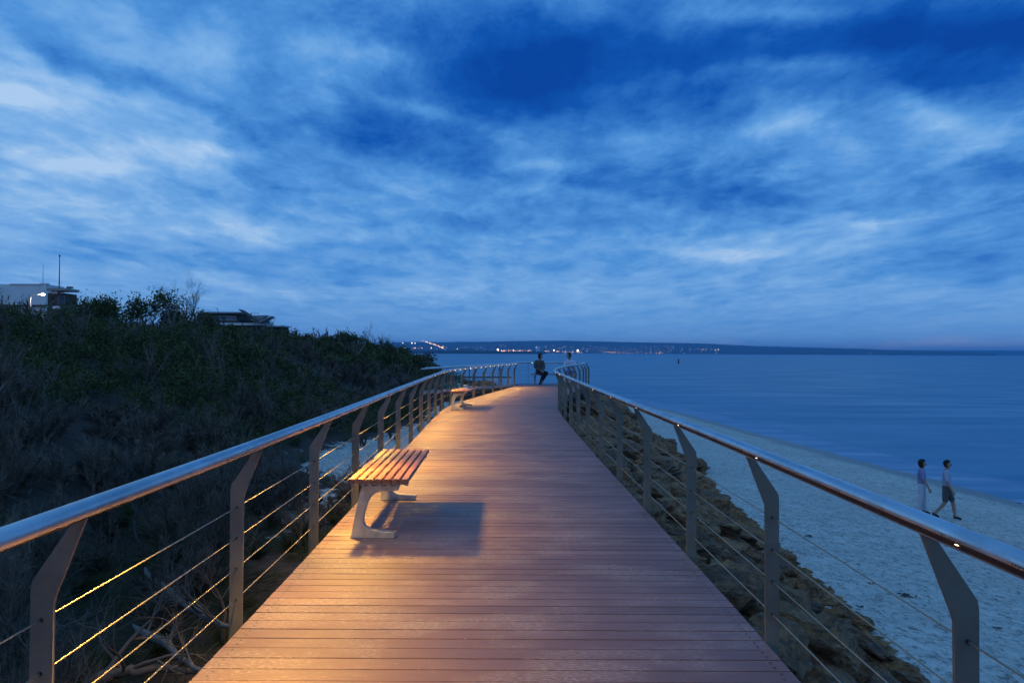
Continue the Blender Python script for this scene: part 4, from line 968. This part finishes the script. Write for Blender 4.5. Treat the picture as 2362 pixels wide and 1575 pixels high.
# where the cloud is thick and thin, by direction, softly warped
yy = g.m('MAXIMUM', Y, .2)
wn = g.noise(dirv, 3.2, 6, .6, 0, 1); ws = g.n('ShaderNodeSeparateXYZ'); g.put(ws.inputs[0], wn)
U = g.m('ADD', g.m('DIVIDE', X, yy), g.m('MULTIPLY', g.m('SUBTRACT', ws.outputs[0], .5), .30))
Vv = g.m('ADD', g.m('DIVIDE', Z, yy), g.m('MULTIPLY', g.m('SUBTRACT', ws.outputs[1], .5), .13))
BL = [(150,330,560,330,.10,0),(60,430,420,130,.18,0),(40,200,330,110,.30,10),(330,60,300,60,.20,30),(160,135,90,22,-.26,35),(270,180,70,18,-.18,35),(780,110,190,45,.34,5),(700,180,120,40,.12,60),(400,370,190,40,.16,0),(40,230,130,22,.22,5),(470,90,70,60,.10,40),
      (360,200,300,28,-.20,28),(1500,240,520,130,-.08,0),(1200,170,350,120,-.30,8),(1450,150,300,60,-.14,0),(880,345,280,46,-.30,15),(640,430,110,36,-.16,10),(1050,330,200,30,-.10,10),(930,250,190,24,.20,20),(1240,300,240,22,.12,-8),(1450,335,260,30,.16,-4),
      (2150,60,420,100,-.58,-6),(2100,190,200,38,-.26,-12),(1480,90,200,50,-.14,0),(1780,30,240,26,.18,-5),(1780,165,300,24,.20,-8),(1830,280,140,48,.34,-20),(2130,265,110,44,.28,20),(1930,330,90,60,.14,30),(1640,440,270,32,-.24,3),(2260,390,150,28,-.22,-5),(2250,330,140,26,.12,-25),
      (1270,385,200,20,.18,-4),(1200,440,330,22,.14,4),(1480,540,420,26,.12,0),(620,530,160,30,.26,4),(230,400,130,18,.24,10),(520,370,80,20,.16,0),(60,340,80,16,.18,0),(990,500,160,20,-.14,4),(830,555,170,18,-.16,0),(2060,532,50,20,.24,0),(1750,565,190,18,.20,3),
      (2250,600,180,50,-.14,0),(300,610,420,26,-.10,0),(1500,665,600,26,.04,0),(600,650,500,18,.08,0)]
D = g.ramp(g.m('MULTIPLY', Vv, 1.0), [(0.0,.70),(.05,.70),(.10,.67),(.2,.57),(.3,.47),(.5,.45)])
base_n = len(BL)
for px, py, sx, sy, amp, an in BL:
    ca, sa = math.cos(math.radians(an)), math.sin(math.radians(an))
    du = g.m('SUBTRACT', U, (px-CX)/F); dv = g.m('SUBTRACT', (812-py)/F, Vv)
    a = g.m('MULTIPLY', g.m('ADD', g.m('MULTIPLY', du, ca), g.m('MULTIPLY', dv, sa)), F/sx); b = g.m('MULTIPLY', g.m('SUBTRACT', g.m('MULTIPLY', dv, ca), g.m('MULTIPLY', du, sa)), F/sy)
    e = g.m('EXPONENT', g.m('MULTIPLY', g.m('ADD', g.m('MULTIPLY',a,a), g.m('MULTIPLY',b,b)), -1.0)); D = g.m('MULTIPLY_ADD', e, amp, D)
damp = g.ramp(Z, [(0.0,.2),(.08,.65),(.2,1.0)])
tex = g.m('ADD', g.m('MULTIPLY', g.m('SUBTRACT', n1, .5), .62), g.m('MULTIPLY', g.m('SUBTRACT', n2, .5), .52)); tex = g.m('ADD', tex, g.m('MULTIPLY', g.m('SUBTRACT', n3, .5), .42))
n4 = g.noise(g.mapping(PW,(1.3,.9,1),(0,0,.5)), 4.2, 10, .72, .15); tex = g.m('ADD', tex, g.m('MULTIPLY', g.m('SUBTRACT', n4, .5), .32))
n5 = g.noise(g.mapping(PW,(1.1,.7,1),(0,0,.3),(5,9,0)), 1.5, 9, .6, .5); rdg = g.m('POWER', g.m('SUBTRACT', 1.0, g.m('ABSOLUTE', g.m('MULTIPLY_ADD', n5, 4.0, -2.0)), None, True), 2.0)
tex = g.m('ADD', tex, g.m('MULTIPLY', g.m('SUBTRACT', rdg, .3), .11))
D = g.m('ADD', D, g.m('MULTIPLY', tex, damp))
high = g.ramp(Z, [(.48,0.0),(.75,1.0)]); back = g.ramp(Y, [(0.0,1.0),(.25,0.0)])
D = g.m('ADD', D, g.m('MULTIPLY', g.m('MAXIMUM', high, back), .12))
col = g.ramp(D, [(0.0,(.0012,.056,.34)),(.2,(.004,.092,.44)),(.4,(.030,.175,.56)),(.6,(.085,.30,.71)),(.8,(.20,.44,.81)),(1.0,(.42,.62,.89))])
hz = g.ramp(Z, [(0.0,1.0),(.02,.6),(.07,0.0)]); col = g.mix(g.m('MULTIPLY', hz, .35), col, (.13,.34,.72))
ca_ = g.m('MULTIPLY', g.m('SUBTRACT', U, (2050-CX)/F), F/480); cb_ = g.m('MULTIPLY', g.m('SUBTRACT', Vv, 30/F), F/13)
col = g.mix(g.m('MULTIPLY', g.m('EXPONENT', g.m('MULTIPLY', g.m('ADD', g.m('MULTIPLY',ca_,ca_), g.m('MULTIPLY',cb_,cb_)), -1.0)), .6), col, (.36,.46,.72))
sky = g.n('ShaderNodeTexSky'); sky.sky_type = 'NISHITA'; sky.sun_disc = False; sky.sun_elevation = math.radians(1.0); sky.sun_rotation = math.radians(200)
col = g.mix(.002, col, sky.outputs[0], 'ADD')
g.put(bg.inputs['Color'], col); bg.inputs['Strength'].default_value = 1.0
sun = bpy.data.lights.new('sun','SUN'); sun.energy = .12; sun.angle = math.radians(30); sun.color = (.75,.85,1); so = bpy.data.objects.new('sun', sun); C.objects.link(so)
so.rotation_euler = Vector((.35,.9,-.9)).to_track_quat('-Z','Y').to_euler()

# ------------------------------------------------------------------ air
HAZE = True
if HAZE:
    m = bpy.data.materials.new('haze'); m.use_nodes = True; nt = m.node_tree; nt.nodes.remove(nt.nodes['Principled BSDF'])
    v = nt.nodes.new('ShaderNodeVolumePrincipled'); v.inputs['Color'].default_value = (.22,.58,1.0,1); v.inputs['Density'].default_value = .00016; v.inputs['Anisotropy'].default_value = .0
    nt.links.new(v.outputs[0], nt.nodes['Material Output'].inputs['Volume'])
    bm = bmesh.new(); bx(bm, -10500, 10500, -900, 10500, -14, 102); o = from_bm('haze', bm, m); o['kind'] = 'stuff'

sc = bpy.context.scene
sc.render.engine = 'CYCLES'; sc.view_settings.view_transform = 'Standard'; sc.view_settings.look = 'None'; sc.view_settings.exposure = 0; sc.view_settings.gamma = 1
sc.render.resolution_x = 1024; sc.render.resolution_y = 682
